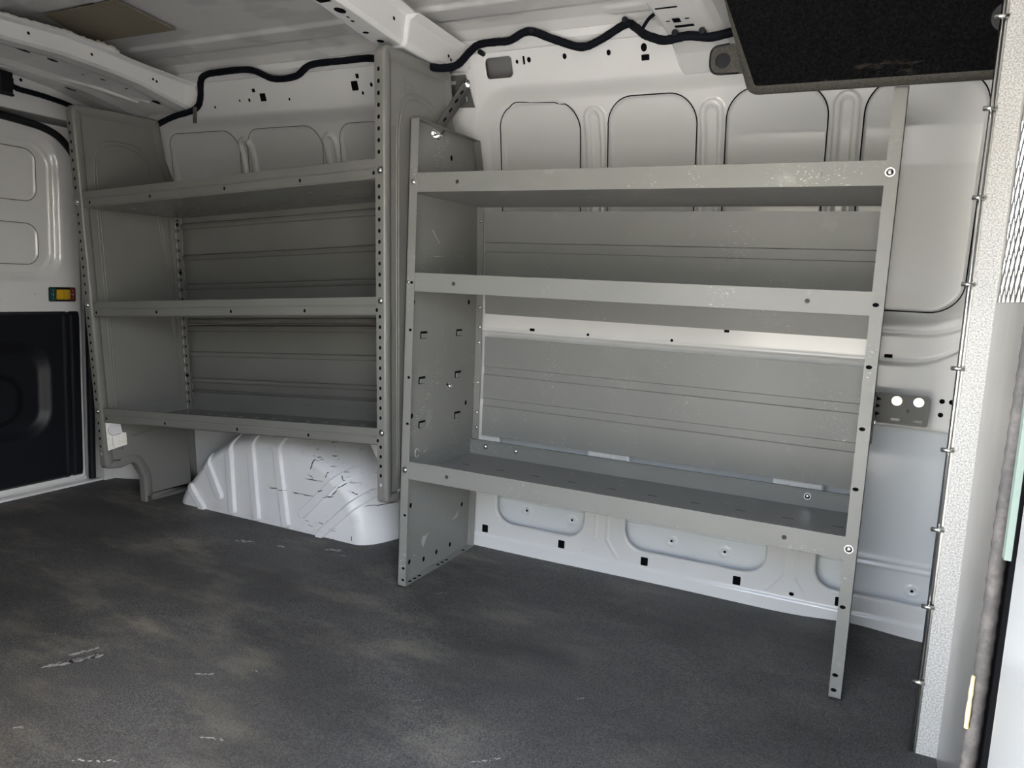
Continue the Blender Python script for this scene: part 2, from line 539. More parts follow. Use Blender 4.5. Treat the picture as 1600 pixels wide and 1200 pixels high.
rim_.add([(.02, 2.105, 1.44), (.15, 2.105, 1.44), (.15, 2.045, 1.55), (.02, 2.045, 1.55)], [(0, 1, 2, 3)], 1)  # dark backing panel: shade inside the lightening hole put into its colour
rm = rim_.build('opening_edge', ['white_paint', 'cavity']); rm.parent = wall

# wall pressing: near-black discs and tubes colour in the shade of holes and joints
wh = MB()
def whole(x, z, w, h=None, kind='r', m=0, off=.0012):
    c = on_wall(x, z, off); e = .004
    a = Vector(on_wall(x, z + e, off)) - Vector(on_wall(x, z - e, off)); n = Vector((0, -a.z, a.y)) if a.z else Vector((0, -1, 0))
    h = h or w
    if kind == 'r': wh.disc(c, n, w / 2, ru=h / 2, m=m)
    else: wh.rect(c, n, w, h, m=m, rad=min(w, h) * .12)
for x, z, w in ((.146, 1.507, .009), (.184, 1.509, .012), (.293, 1.509, .012), (.421, 1.508, .012), (.519, 1.512, .017), (-.015, 1.507, .011),
                (-.371, 1.483, .011), (-.410, 1.462, .009), (-.716, 1.462, .008), (-.895, 1.469, .010), (-.940, 1.470, .007), (-1.064, 1.456, .008)):
    whole(x, z, w, w * 1.25)
for x, z, w, h in ((.168, 1.509, .006, .022), (.522, 1.489, .022, .015), (-.436, 1.484, .026, .029), (-.419, 1.510, .012, .014),
                   (-.830, 1.474, .026, .026), (-.866, 1.497, .014, .012), (-1.36, 1.462, .006, .02), (-1.40, 1.458, .006, .02), (-1.38, 1.469, .008, .006)):
    whole(x, z, w, h, 's')
for x in (.028, .305, .578, .852, 1.125):
    whole(x, .061, .022, .026, 's')
whole(1.002, .055, .014, .011)
for x, z in ((1.310, .634), (1.331, .634), (1.310, .599)): whole(x, z, .0125)
for x, z, w in ((.169, .738, .017), (1.177, .740, .019), (.767, .776, .014)): whole(x, z, w, .009, 's')
for x, z in ((.356, .736), (.614, .738)): whole(x, z, .009)
for bx, bz in ((.155, .132), (.317, .129), (.644, .123), (.804, .121), (1.297, .112)): wh.disc((bx, y_skin(bx, bz) - .001, bz), (0, -1, 0), .004)
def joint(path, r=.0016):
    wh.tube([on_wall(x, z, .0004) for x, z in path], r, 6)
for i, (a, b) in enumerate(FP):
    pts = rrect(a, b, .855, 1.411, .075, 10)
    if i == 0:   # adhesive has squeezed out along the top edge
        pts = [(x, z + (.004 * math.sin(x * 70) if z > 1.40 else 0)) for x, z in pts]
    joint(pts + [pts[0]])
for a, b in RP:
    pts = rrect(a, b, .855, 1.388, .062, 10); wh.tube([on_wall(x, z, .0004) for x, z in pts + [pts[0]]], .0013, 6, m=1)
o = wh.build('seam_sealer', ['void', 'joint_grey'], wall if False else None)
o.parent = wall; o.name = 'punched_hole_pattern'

# floor: a black rubber liner, lifting a little where it meets the sill
xs = np.arange(-1.74, 1.80, .012); ys = np.arange(.30, 2.19, .012)
X, Yf = np.meshgrid(xs, ys, indexing='ij')
Zf = .012 * np.exp(-((X - 1.16) / .11) ** 2 - ((Yf - 2.17) / .16) ** 2) - .004 * np.exp(-((X - 1.15) / .05) ** 2 - ((Yf - 1.74) / .05) ** 2)
Zf = Zf + .0012 * np.sin(X * 7 + 2 * np.sin(Yf * 3)) * np.sin(Yf * 5) - .0012
Zf = Zf - .03 * sstep(-X, 1.70, 1.735)
floor = struct(grid_mesh('floor', xs, ys, np.stack([X, Yf, Zf], -1), ['mat_rubber']))
# scuffs rubbed into the liner: pale paint smears, each a thin ragged film
sc = MB()
def smear(x, y, ln, w, ang, n=9, dens=1.0):
    for i in range(n):
        t = (i / max(n - 1, 1) - .5) * ln + random.uniform(-.2, .2) * ln / n
        cx = x + math.cos(ang) * t + random.uniform(-w, w) * .45; cy = y + math.sin(ang) * t + random.uniform(-w, w) * .45
        r = random.uniform(.25, .6) * w; a2 = ang + random.uniform(-.5, .5)
        k = 7; pts = []
        for j in range(k):
            q = 2 * PI * j / k; e = random.uniform(.5, 1.1)
            px, py = r * 1.6 * e * math.cos(q), r * .7 * e * math.sin(q)
            pts.append((cx + px * math.cos(a2) - py * math.sin(a2), cy + px * math.sin(a2) + py * math.cos(a2), .0022))
        sc.add(pts, [tuple(range(k))])
for a in ((-.640, 1.761, .05, .016, .35, 10), (-.514, 1.787, .02, .010, .2, 5), (-.360, 1.854, .045, .014, .3, 9), (-.30, 1.83, .02, .006, .3, 4),
          (-.38, 1.00, .10, .013, 1.1, 30), (-.40, 1.035, .05, .01, 1.2, 14), (.114, 1.752, .03, .004, .9, 9), (.652, 1.437, .02, .004, .9, 7),
          (-.093, 1.105, .03, .008, .6, 10), (.579, 1.150, .05, .005, .75, 14), (.099, .948, .04, .006, .4, 9), (-.232, .793, .012, .006, .4, 5),
          (-.02, .80, .08, .007, .5, 10), (-.943, 1.501, .02, .006, .2, 3), (-.01, 1.171, .02, .004, 0, 4), (-.55, 1.05, .03, .004, .5, 5), (.36, 1.255, .02, .003, .8, 4)):
    smear(*a)
mat('scuff', (.42, .42, .41), .7)
o = sc.build('paint_scuff', ['scuff']); o.parent = floor

# ceiling skin with long pressed ribs
xs = np.arange(-1.80, 1.80, .010); ys = np.concatenate([np.arange(.30, 1.70, .006), np.arange(1.70, 2.02, .0028)])
X, Yc = np.meshgrid(xs, ys, indexing='ij')
Zc = np.interp(Yc, [.30, .5, .8, 1.2, 1.75, 1.90, 1.95, 1.985, 2.02], [1.535, 1.605, 1.625, 1.632, 1.612, 1.600, 1.588, 1.566, 1.548])
for y0 in (1.845, 1.45, 1.05, .70):
    Zc = Zc - .010 * sstep(Yc, y0 - .045, y0 - .028) * (1 - sstep(Yc, y0 + .030, y0 + .044))
Zc = Zc - ridge(Yc - 1.888, .008, .006)
Zc = Zc - .006 * (1 - sstep(np.hypot(np.maximum(np.abs(X - .50) - .05, 0), Yc - 1.935), .010, .022))
ceil = struct(grid_mesh('ceiling', xs, ys, np.stack([X, Yc, Zc], -1), ['roof_paint']))

# roof bows -----------------------------------------------------------------
def sweep(mb, sections, m=0):
    """sections: list of closed loops with same count"""
    k = len(sections[0]); n = len(sections)
    vs = [p for s_ in sections for p in s_]
    mb.add(vs, [(i * k + j, i * k + (j + 1) % k, (i + 1) * k + (j + 1) % k, (i + 1) * k + j) for i in range(n - 1) for j in range(k)], m)
    mb.add(vs, [tuple(range(k)), tuple(range((n - 1) * k, n * k))[::-1]], m)

b2 = MB()
secs = []
for y, zb, zt, xl, xr in ((.36, 1.47, 1.545, -.075, -.025), (.8, 1.50, 1.59, -.075, -.025), (1.2, 1.500, 1.600, -.073, -.027), (1.45, 1.495, 1.590, -.085, -.03),
                          (1.62, 1.484, 1.572, -.103, -.036), (1.735, 1.477, 1.560, -.110, -.040)):
    secs.append([(xl, y, zb), (xr, y, zb), (xr + .006, y, zb + .012), (xr + .012, y, zt - .012), (xr + .034, y, zt - .004), (xr + .034, y, zt), (xl - .03, y, zt), (xl - .03, y, zt - .004), (xl - .008, y, zt - .012), (xl - .004, y, zb + .012)])
sweep(b2, secs)
for y, xc, rx, ry, sq in ((1.385, -.055, .017, .040, 1), (1.475, -.056, .013, .017, 0), (1.512, -.062, .003, .006, 0), (1.535, -.066, .005, .006, 0), (1.603, -.078, .009, .007, 0), (1.66, -.075, .010, .010, 0)):
    zb = np.interp(y, [1.2, 1.45, 1.62, 1.735], [1.500, 1.495, 1.484, 1.477]) - .0008
    if sq: b2.rect((xc, y, zb), (0, -.04, -1), rx * 2, ry * 2, up=(0, 1, 0), m=1, rad=.003)
    else: b2.disc((xc, y, zb), (0, -.06, -1), rx, up=(0, 1, 0), ru=ry, m=1)
b2.disc((-.0215, 1.642, 1.525), (1, 0, .1), .005, m=1)
struct(b2.build('trim_1', ['white_paint', 'void'], bevel=.004))
# its end bracket, lapped over it and welded to the cant rail
g2 = MB(); secs = []
for y, zb, zt, xl, xr in ((1.70, 1.474, 1.556, -.115, -.030), (1.80, 1.470, 1.552, -.120, -.030), (1.90, 1.470, 1.545, -.122, -.026), (1.955, 1.482, 1.545, -.14, -.022), (2.03, 1.495, 1.545, -.17, -.02)):
    secs.append([(xl, y, zb), (xr, y, zb), (xr + .010, y, zb + .014), (xr + .017, y, zt - .014), (xr + .045, y, zt), (xl - .03, y, zt), (xl - .006, y, zb + .014)])
sweep(g2, secs)
for y, x, rx in ((1.775, -.085, .010), (1.80, -.066, .012), (1.835, -.075, .008)):
    g2.rect((x, y, np.interp(y, [1.70, 1.80, 1.90], [1.474, 1.470, 1.463]) - .001), (0, -.06, -1), rx * 2, .012, up=(.5, 1, 0), m=1)
for y, z in ((1.893, 1.504), (1.905, 1.497)): g2.disc((np.interp(y, [1.8, 1.9, 1.955], [-.030, -.026, -.022]) + .0145, y, z), (1, -.12, .15), .0045, m=1)
struct(g2.build('trim_2', ['white_paint', 'void'], bevel=.005))
# rear header over the back doors
b1 = MB(); secs = []
for y, zb, zt, xr in ((.34, 1.43, 1.50, -1.12), (.8, 1.478, 1.545, -1.14), (1.343, 1.498, 1.552, -1.150), (1.528, 1.503, 1.560, -1.150), (1.70, 1.494, 1.548, -1.150), (1.80, 1.484, 1.540, -1.150), (1.964, 1.450, 1.532, -1.150), (2.02, 1.44, 1.53, -1.14)):
    secs.append([(-1.70, y, zb + .030), (-1.56, y, zb + .018), (-1.50, y, zb - .004), (-1.44, y, zb - .006), (-1.40, y, zb + .004), (-1.25, y, zb + .006), (-1.21, y, zb), (xr - .012, y, zb), (xr, y, zb + .008), (xr + .006, y, zt - .006), (xr + .028, y, zt), (xr + .028, y, zt + .003), (-1.70, y, zt + .03)])
sweep(b1, secs)
for y, z in ((1.42, 1.532), (1.615, 1.528), (1.836, 1.510), (1.85, 1.506)): b1.disc((-1.1455, y, z), (1, 0, .1), .0045, m=1)
for x, y, w, h in ((-1.235, 1.45, .02, .06), (-1.255, 1.56, .02, .035), (-1.30, 1.69, .008, .012), (-1.27, 1.74, .012, .02), (-1.26, 1.82, .01, .016), (-1.47, 1.76, .014, .045), (-1.24, 1.93, .03, .05)):
    zb = np.interp(y, [1.343, 1.528, 1.70, 1.80, 1.964], [1.498, 1.503, 1.494, 1.484, 1.450]) + (.0045 if x > -1.40 else -.006)
    b1.disc((x, y, zb - .0012), (0, -.1, -1), w / 2, up=(0, 1, 0), ru=h / 2, m=1)
b1.tube(smooth_path([(-1.50, 1.30, 1.506), (-1.47, 1.55, 1.510), (-1.40, 1.75, 1.502), (-1.33, 1.92, 1.474)], 6), .016, 12)
b1.tube(smooth_path([(-1.36, 1.60, 1.518), (-1.31, 1.72, 1.510), (-1.34, 1.83, 1.496), (-1.28, 1.93, 1.472)], 6), .014, 12)
hdr = struct(b1.build('trim_3', ['white_paint', 'void'], bevel=.003))
sl = MB()
pth = [(-1.130 + random.uniform(-.003, .003), y, float(np.interp(y, [1.30, 1.528, 1.66, 1.70], [1.556, 1.566, 1.560, 1.556])) + random.uniform(-.002, .002)) for y in np.arange(1.25, 1.70, .008)]
sl.tube(pth, [random.uniform(.004, .0075) * (1.7 if p[1] > 1.62 else 1) for p in pth], 8)
o = sl.build('sealant_bead', ['sealant']); o.parent = hdr
# front bow
b3 = MB(); secs = []
for y, zb, zt in ((.36, 1.47, 1.545), (.9, 1.50, 1.60), (1.5, 1.500, 1.60), (1.75, 1.493, 1.585), (1.88, 1.486, 1.575), (1.95, 1.470, 1.56), (2.03, 1.44, 1.54)):
    secs.append([(.625, y, zb), (.735, y, zb), (.750, y, zb + .02), (.765, y, zt - .012), (.80, y, zt), (.56, y, zt), (.595, y, zt - .012), (.612, y, zb + .02)])
sweep(b3, secs)
for x, y, w, h in ((.66, 1.70, .05, .008), (.665, 1.775, .018, .024), (.645, 1.775, .010, .006), (.69, 1.77, .010, .006), (.675, 1.81, .045, .014), (.66, 1.875, .020, .010)):
    b3.rect((x, y, float(np.interp(y, [1.5, 1.75, 1.88], [1.500, 1.493, 1.486])) - .001), (0, -.05, -1), w, h, up=(0, 1, 0), m=1, rad=.002)
struct(b3.build('trim_4', ['white_paint', 'void'], bevel=.005))
gx = MB(); secs = []
for x, zb in ((-1.30, 0), (-.3, 0), (.4, .004), (1.38, 0)):
    secs.append([(x, 1.990, 1.532 + zb), (x, 1.976, 1.545 + zb), (x, 1.972, 1.566 + zb), (x, 2.02, 1.575 + zb), (x, 2.03, 1.54 + zb)])
sweep(gx, secs)
struct(gx.build('trim_5', ['white_paint'], bevel=.004))

# rear end: door frame, back door, its trim panel and latch ---------------------
rp = MB()
rp.box(-1.80, -1.655, 1.985, 2.20, -.03, 1.56)             # pillar beside the door
rp.prism([(-1.80, 1.90, 1.46), (-1.655, 1.90, 1.46), (-1.655, 2.00, 1.36), (-1.80, 2.00, 1.36)], (0, .06, .10))
rp.box(-1.80, -1.652, .30, 2.0, 1.405, 1.60)               # above the door
rp.box(-1.80, -1.668, .30, 2.02, -.05, .006)               # sill plate
rp.box(-1.80, -1.655, .20, .36, -.03, 1.56)                # far pillar
struct(rp.build('wall_left', ['white_paint'], bevel=.006))
p2 = MB()
p2.prism([(-1.655, 2.02, .0), (-1.655, 2.02, .07), (-1.56, 2.075, .07), (-1.50, 2.09, .0)], (0, .08, 0))
p2.disc((-1.605, 2.0485, .042), (.5, -.86, 0), .014, m=1); p2.disc((-1.555, 2.0765, .04), (.16, -1, 0), .02, m=1)
p2.disc((-1.651, 1.87, 1.50), (1, 0, 0), .005, m=1); p2.disc((-1.651, 1.70, 1.51), (1, 0, 0), .006, m=1)
struct(p2.build('trim_6', ['white_paint', 'void'], bevel=.003))

yd = np.arange(1.02, 1.9445, .004); zd = np.arange(.004, 1.392, .004)
YD, ZD = np.meshgrid(yd, zd, indexing='ij')
def door_x(Yq, Zq):
    x = np.full_like(Yq, -1.700)
    d1 = sd_rr(Yq, Zq, .6, 1.868, .80, 1.345, .11); x = x - .018 * (1 - sstep(d1, -.035, .0))
    d2 = sd_rr(Yq, Zq, .6, 1.832, .832, 1.315, .09); x = x - .006 * (1 - sstep(d2, -.008, .0))
    for (a, b) in ((1.098, 1.288), (.866, 1.018)):
        d3 = sd_rr(Yq, Zq, .6, 1.785, a, b, .045); x = x - .006 * (1 - sstep(d3, -.006, .0))
    d5 = sd_rr(Yq, Zq, .6, 1.86, .10, .63, .05); x = x - .03 * (1 - sstep(d5, -.02, .0))
    d4 = sd_rr(Yq, Zq, .6, 1.945, .004, 1.41, .03); x = x - .012 * sstep(d4, -.016, .0)
    return x
XD = door_x(YD, ZD)
door = struct(grid_mesh('door_1', yd, zd, np.stack([XD, YD, ZD], -1), ['white_paint'], flip=True))
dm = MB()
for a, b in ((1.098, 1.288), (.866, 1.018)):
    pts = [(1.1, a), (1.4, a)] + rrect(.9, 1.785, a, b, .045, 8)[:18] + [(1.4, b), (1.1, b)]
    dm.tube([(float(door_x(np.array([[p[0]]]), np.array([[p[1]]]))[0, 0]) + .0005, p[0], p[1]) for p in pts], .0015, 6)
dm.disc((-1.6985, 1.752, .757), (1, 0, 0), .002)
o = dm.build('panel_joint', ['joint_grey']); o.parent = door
# black lower trim with its moulded bin
yt = np.arange(1.05, 1.924, .004); zt_ = np.arange(.032, .694, .004)
YT, ZT = np.meshgrid(yt, zt_, indexing='ij')
XT = np.full_like(YT, -1.684)
dt = sd_rr(YT, ZT, .7, 1.9235, .032, .692, .022); XT = XT - .016 * sstep(dt, -.012, .0)
db = sd_rr(YT, ZT, .7, 1.80, .205, .585, .12); XT = XT - .024 * (1 - sstep(db, -.05, .0))
dc = sd_rr(YT, ZT, .7, 1.700, .265, .47, .09); XT = XT + .016 * (1 - sstep(dc, -.03, .0))
XT = XT + ridge(YT - 1.855, .010, .003) + ridge(YT - 1.875, .008, -.003)
tr = grid_mesh('door_trim', yt, zt_, np.stack([XT, YT, ZT], -1), ['black_plastic'], flip=True); tr.parent = door
tr['label'] = 'black moulded lower trim'
# latch
lb = MB(); lb.prism([(-1.699, y, z) for y, z in rrect(1.803, 1.909, .730, .785, .006)], (.004, 0, 0))
la = lb.build('latch', ['black_plastic'], None, bevel=.001); la.parent = door
la['label'] = 'green and red latch plate with yellow slider'
q = MB(); q.prism([(-1.6955, y, z) for y, z in rrect(1.804, 1.829, .732, .784, .005)], (.0015, 0, 0)); o = q.build('latch_face', ['latch_green']); o.parent = la; o['label'] = 'green end of the latch plate'
q = MB(); q.prism([(-1.6955, y, z) for y, z in rrect(1.886, 1.908, .732, .784, .005)], (.0015, 0, 0)); o = q.build('latch_face', ['latch_red']); o.parent = la; o['label'] = 'red end of the latch plate'
q = MB()
q.box(-1.696, -1.688, 1.831, 1.883, .738, .776)
q.box(-1.690, -1.682, 1.854, 1.860, .741, .773); q.box(-1.690, -1.684, 1.868, 1.872, .741, .773)
o = q.build('slider', ['latch_yellow'], bevel=.0015); o.parent = la; o['label'] = 'yellow sliding latch button'
q = MB()
for y in (1.818, 1.896):
    q.rect((-1.6938, y, .772), (1, 0, 0), .005, .004); q.rect((-1.6938, y + .001, .757), (1, 0, 0), .003, .012); q.rect((-1.6938, y - .006, .759), (1, 0, 0), .003, .003); q.rect((-1.6938, y, .742), (1, 0, 0), .006, .002)
o = q.build('latch_symbol', ['scuff']); o.parent = la
# weatherstrip round the back door
ds = MB()
ds.tube(smooth_path([(-1.700, 1.962, -.01), (-1.700, 1.962, .3), (-1.700, 1.962, .7), (-1.700, 1.955, 1.15), (-1.697, 1.925, 1.27), (-1.690, 1.871, 1.335), (-1.690, 1.809, 1.366), (-1.690, 1.717, 1.378), (-1.690, 1.55, 1.385), (-1.690, 1.1, 1.39)], 10), .0135, 10)
tag(ds.build('door_weatherstrip', ['black_plastic']), 'black rubber weatherstrip round the white back door', 'weatherstrip')
# short wiring run with a black plug above the back door
hw = thing('wiring_harness', 'short black taped wiring run with a block plug above the back door', 'wiring harness', (-1.65, 1.66, 1.45))
m = MB(); m.tube(smooth_path([(-1.636, 1.640, 1.488), (-1.634, 1.675, 1.474), (-1.634, 1.72, 1.472), (-1.634, 1.766, 1.470), (-1.633, 1.83, 1.464), (-1.628, 1.90, 1.455), (-1.55, 1.99, 1.44)], 10), .0095, 10, wob=.12)
m.build('cable', ['harness_tape'], hw)
m = MB(); m.box(-1.651, -1.625, 1.615, 1.658, 1.450, 1.523); m.box(-1.651, -1.63, 1.650, 1.664, 1.474, 1.505); m.box(-1.651, -1.634, 1.612, 1.667, 1.444, 1.453)
m.build('plug', ['black_plastic'], hw, bevel=.003)

# wheel housing -----------------------------------------------------------------
CX, AL, AR, HB = -.715, .510, .472, .340
def wh_rho(x, z):
    u = (x - CX) / np.where(x < CX, AL, AR)
    pp = np.where(x < CX, 1.45 + .9 * np.clip(1 + u / .75, 0, 1), 2.15)
    return (np.abs(u) ** pp + np.clip(z / HB, 0, 9) ** pp) ** (1 / pp)
STROKES = [((-0.515, 0.262), (-0.526, 0.225)), ((-0.548, 0.19), (-0.473, 0.193)), ((-0.708, 0.132), (-0.627, 0.137)), ((-0.604, 0.134), (-0.513, 0.135)), ((-0.387, 0.196), (-0.416, 0.176)), ((-0.411, 0.175), (-0.434, 0.151)), ((-0.464, 0.141), (-0.426, 0.148)), ((-0.32, 0.127), (-0.271, 0.121)), ((-0.349, 0.026), (-0.348, 0.01)), ((-0.537, 0.207), (-0.514, 0.198)), ((-0.406, 0.219), (-0.395, 0.205)), ((-0.365, 0.171), (-0.347, 0.161)), ((-0.455, 0.227), (-0.463, 0.208)), ((-0.494, 0.154), (-0.464, 0.168))]
RIBS = [((-1.098, .075), (-1.035, .006)), ((-1.018, .195), (-.947, .066)), ((-.905, .315), (-.882, .024)), ((-.800, .315), (-.765, .020)), ((-.680, .315), (-.630, .020)), ((-.395, .226), (-.557, .066)), ((-.318, .160), (-.481, .006))]
def wh_y(x, z):
    r = wh_rho(x, z)
    y = 1.935 + .225 * (1 - np.sqrt(np.clip(1 - np.clip((r - .80) / .20, 0, 1) ** 2, 0, 1)))
    for a, b in RIBS:
        d = sd_seg(x, z, a, b); y = y - .0125 * (1 - sstep(d, .0130, .0160))
    return y
ph = np.linspace(0, PI, 701); rr = 1 - (1 - np.linspace(0, 1, 260)) ** 1.6
PX = np.zeros((len(rr), len(ph))); PZ = PX.copy()
for j, a in enumerate(ph):
    c, s_ = math.cos(a), math.sin(a)
    lo, hi = 0., 1.2
    for _ in range(40):
        mid = (lo + hi) / 2
        if wh_rho(np.array(CX + c * mid), np.array(s_ * mid)) < 1: lo = mid
        else: hi = mid
    PX[:, j] = CX + c * lo * rr; PZ[:, j] = s_ * lo * rr
PY = wh_y(PX, PZ)
who = grid_mesh('wheel_housing', rr, ph, np.stack([PX, PY, PZ], -1), ['wheel_paint'])
tag(who, 'white painted wheel housing with pressed ribs and black scuffs on the floor', 'wheel arch')
sm_ = MB()
for (x0, z0), (x1, z1) in STROKES:
    k_ = 7; pts = []
    for q_ in range(k_):
        t_ = q_ / (k_ - 1); x_ = x0 + (x1 - x0) * t_ + random.uniform(-.0015, .0015); z_ = z0 + (z1 - z0) * t_ + random.uniform(-.0015, .0015)
        pts.append((x_, float(wh_y(np.array(x_), np.array(z_))) - .0003, z_))
    sm_.tube(pts, [.0006] + [random.uniform(.0008, .0020) for _ in range(k_ - 2)] + [.0005], 6)
o = sm_.build('scratch_marks', ['void']); o.parent = who; o['kind'] = 'stuff'
# small brackets of bare wall beside the arch
wb = MB()
wb.plate([(-.33, .205), (-.205, .16), (-.205, .325), (-.30, .335), (-.42, .345)], [circ(-.262, .262, .007)], lambda u, v, w: (u, w, v), 2.085, 2.088)
wb.disc((-.262, 2.083, .262), (0, -1, 0), .005, m=1)
wb.disc((-1.09, on_wall(-1.09, .26)[1] - .001, .26), (0, -1, 0), .012, m=1); wb.disc((-1.10, on_wall(-1.10, .165)[1] - .001, .165), (0, -1, 0), .013, m=1)
struct(wb.build('trim_7', ['white_paint', 'void'], bevel=.001))

# ------------------------------------------------------------------ bolts (one mesh, copied)
def bolt_mesh(name, r=.0075, h=.006, m='zinc'):
    b = MB()
    b.cyl((0, 0, 0), (0, -.0012, 0), r * 1.25, k=16)
    k = 14; rows = 5; vs = []; fs = []
    for i in range(rows):
        a = PI / 2 * i / (rows - 1)
        for j in range(k):
            vs.append((r * math.cos(a) * math.cos(2 * PI * j / k), -.0012 - h * math.sin(a) * .9, r * math.cos(a) * math.sin(2 * PI * j / k)))
    for i in range(rows - 1):
        for j in range(k): fs.append((i * k + j, i * k + (j + 1) % k, (i + 1) * k + (j + 1) % k, (i + 1) * k + j))
    b.add(vs, fs, 0, True)
    me = bpy.data.meshes.new(name)
    me.from_pydata(b.v, [], b.f); me.polygons.foreach_set('use_smooth', b.s); me.materials.append(MATS[m]); me.update()
    return me
def hex_mesh(name, r=.008, h=.007, m='zinc'):
    b = MB(); b.cyl((0, 0, 0), (0, -.0016, 0), r * 1.5, k=20); b.cyl((0, -.0016, 0), (0, -.0016 - h, 0), r, k=6, smooth=False); b.cyl((0, -.0016 - h, 0), (0, -.004 - h * 1.6, 0), r * .5, k=10)
    me = bpy.data.meshes.new(name); me.from_pydata(b.v, [], b.f); me.polygons.foreach_set('use_smooth', b.s); me.materials.append(MATS[m]); me.update()
    return me
ME_BOLT = bolt_mesh('bolt_mesh'); ME_RIVET = bolt_mesh('rivet_mesh', .0042, .0025); ME_HEX = hex_mesh('hex_mesh'); ME_HEXY = hex_mesh('hex_mesh_yellow', .008, .006, 'zinc_yellow')
def put(me, name, parent, loc, rotz=0., rotx=0.):
    o = bpy.data.objects.new(name, me); COL.objects.link(o); o.parent = parent
    o.location = Vector(loc) - parent_base(parent); o.rotation_euler = (rotx, 0, rotz)
    return o

# ------------------------------------------------------------------ front shelving unit (flat folded sheet)
FY = 1.737
XL, XR = -.027, 1.156
BE = [(2.143, 0), (2.148, .35), (2.145, .63), (2.135, .90), (2.110, 1.22), (2.080, 1.307)]
fu = thing('shelving_unit', 'grey folded steel shelving unit with three shelves, standing by the partition', 'shelving unit', (.56, 1.94, 0))
FL_Z = [1.137, .869, .739, .607, .476, .343, .211, .053, .018]

def side_panel(right):
    b = MB(); sg = -1 if right else 1
    x0 = XR if right else XL
    xs_ = x0 + sg * .0015
    zt_ = 1.304
    prof = [(FY, 0), (FY, zt_)] + BE[::-1]
    b.prism([(x0, y, z) for y, z in prof], (sg * .0015, 0, 0))
    # front flange with holes
    xa, xb = sorted((x0, x0 + sg * .027)); xc = (xa + xb) / 2
    holes = [circ(xc + sg * .004, z, .0052 if not right else .0065, .0042 if not right else .0045, 10) for z in FL_Z if z not in (1.137, .343)]
    b.plate([(xa, 0), (xb, 0), (xb, zt_), (xa, zt_)], holes, lambda u, v, w: (u, w, v), FY, FY + .0016)
    for z in FL_Z:
        if z not in (1.137, .343): b.disc((xc + sg * .004, FY + .0011, z), (0, -1, 0), .0072 if right else .0058, ru=.0052, m=1)
    # bottom, top and back flanges
    b.box(xa, xb, FY, 2.143, 0, .0015)
    w2 = x0 + sg * .024
    A = [(x0, y, z) for y, z in BE]; B = [(w2, y, z) for y, z in BE]
    b.strip(A, B); b.strip([(p[0], p[1] - .0015, p[2]) for p in A], [(p[0], p[1] - .0015, p[2]) for p in B]); b.strip(B, [(p[0], p[1] - .0015, p[2]) for p in B])
    b.prism([(x0, FY, zt_), (w2, FY, zt_), (w2, 2.080, 1.307), (x0, 2.080, 1.307)], (0, 0, -.0015))
    f = xs_ + sg * .0004
    if not right:
        for y, z in ((1.832, .72), (2.034, .72), (1.83, .589), (2.035, .589), (1.837, .458), (2.041, .459)):
            b.box(f, f + .0045, y - .013, y + .016, z - .008, z + .005); b.rect((f, y - .001, z + .0005), (1, 0, 0), .036, .021, m=1)
        for y, z in ((1.774, .815), (2.087, .815), (1.782, .49), (2.092, .492), (1.79, .224), (2.093, .153), (1.792, .052), (1.87, .036), (1.943, .036), (2.025, .036), (1.776, 1.12), (1.95, 1.235)):
            b.disc((f, y, z), (1, 0, 0), .0065, ru=.008, m=1)
        for y in (1.775, 1.80, 1.825, 1.93, 1.955, 1.98, 2.085): b.disc((xc + .004, y, .0018), (0, 0, 1), .005, up=(0, 1, 0), ru=.007, m=1)
    return b.build('side_panel', ['shelf_paint', 'void'], fu)
pl = side_panel(False); pr = side_panel(True)
sub_base(pl, parent_base(fu))
def film(mb, pts): mb.add([(XL + .0022, y, z) for y, z in pts], [tuple(range(len(pts)))])
def one(fn):
    b_ = MB(); fn(b_); b_.build('paint_scuff', ['scuff'], pl)
one(lambda b_: film(b_, [(1.853, .095), (1.862, .075), (1.872, .082), (1.880, .098), (1.893, .116), (1.875, .108), (1.860, .112)]))
one(lambda b_: film(b_, [(2.030, .116), (2.055, .125), (2.070, .140), (2.066, .118), (2.05, .116)]))
one(lambda b_: b_.tube([(XL + .0020, 1.815 + .010 * math.cos(a), .376 + .013 * math.sin(a)) for a in np.linspace(.3, 5.6, 16)], .0022, 6))
one(lambda b_: b_.tube([(XL + .0020, 1.850, .372), (XL + .0020, 1.875, .380)], .0012, 5))
one(lambda b_: b_.tube([(XL + .0020, 1.86, 1.02), (XL + .0020, 1.90, .985)], .0012, 5))
one(lambda b_: b_.tube([(XL + .0020, 1.87, .945), (XL + .0020, 1.92, .950)], .0014, 5))


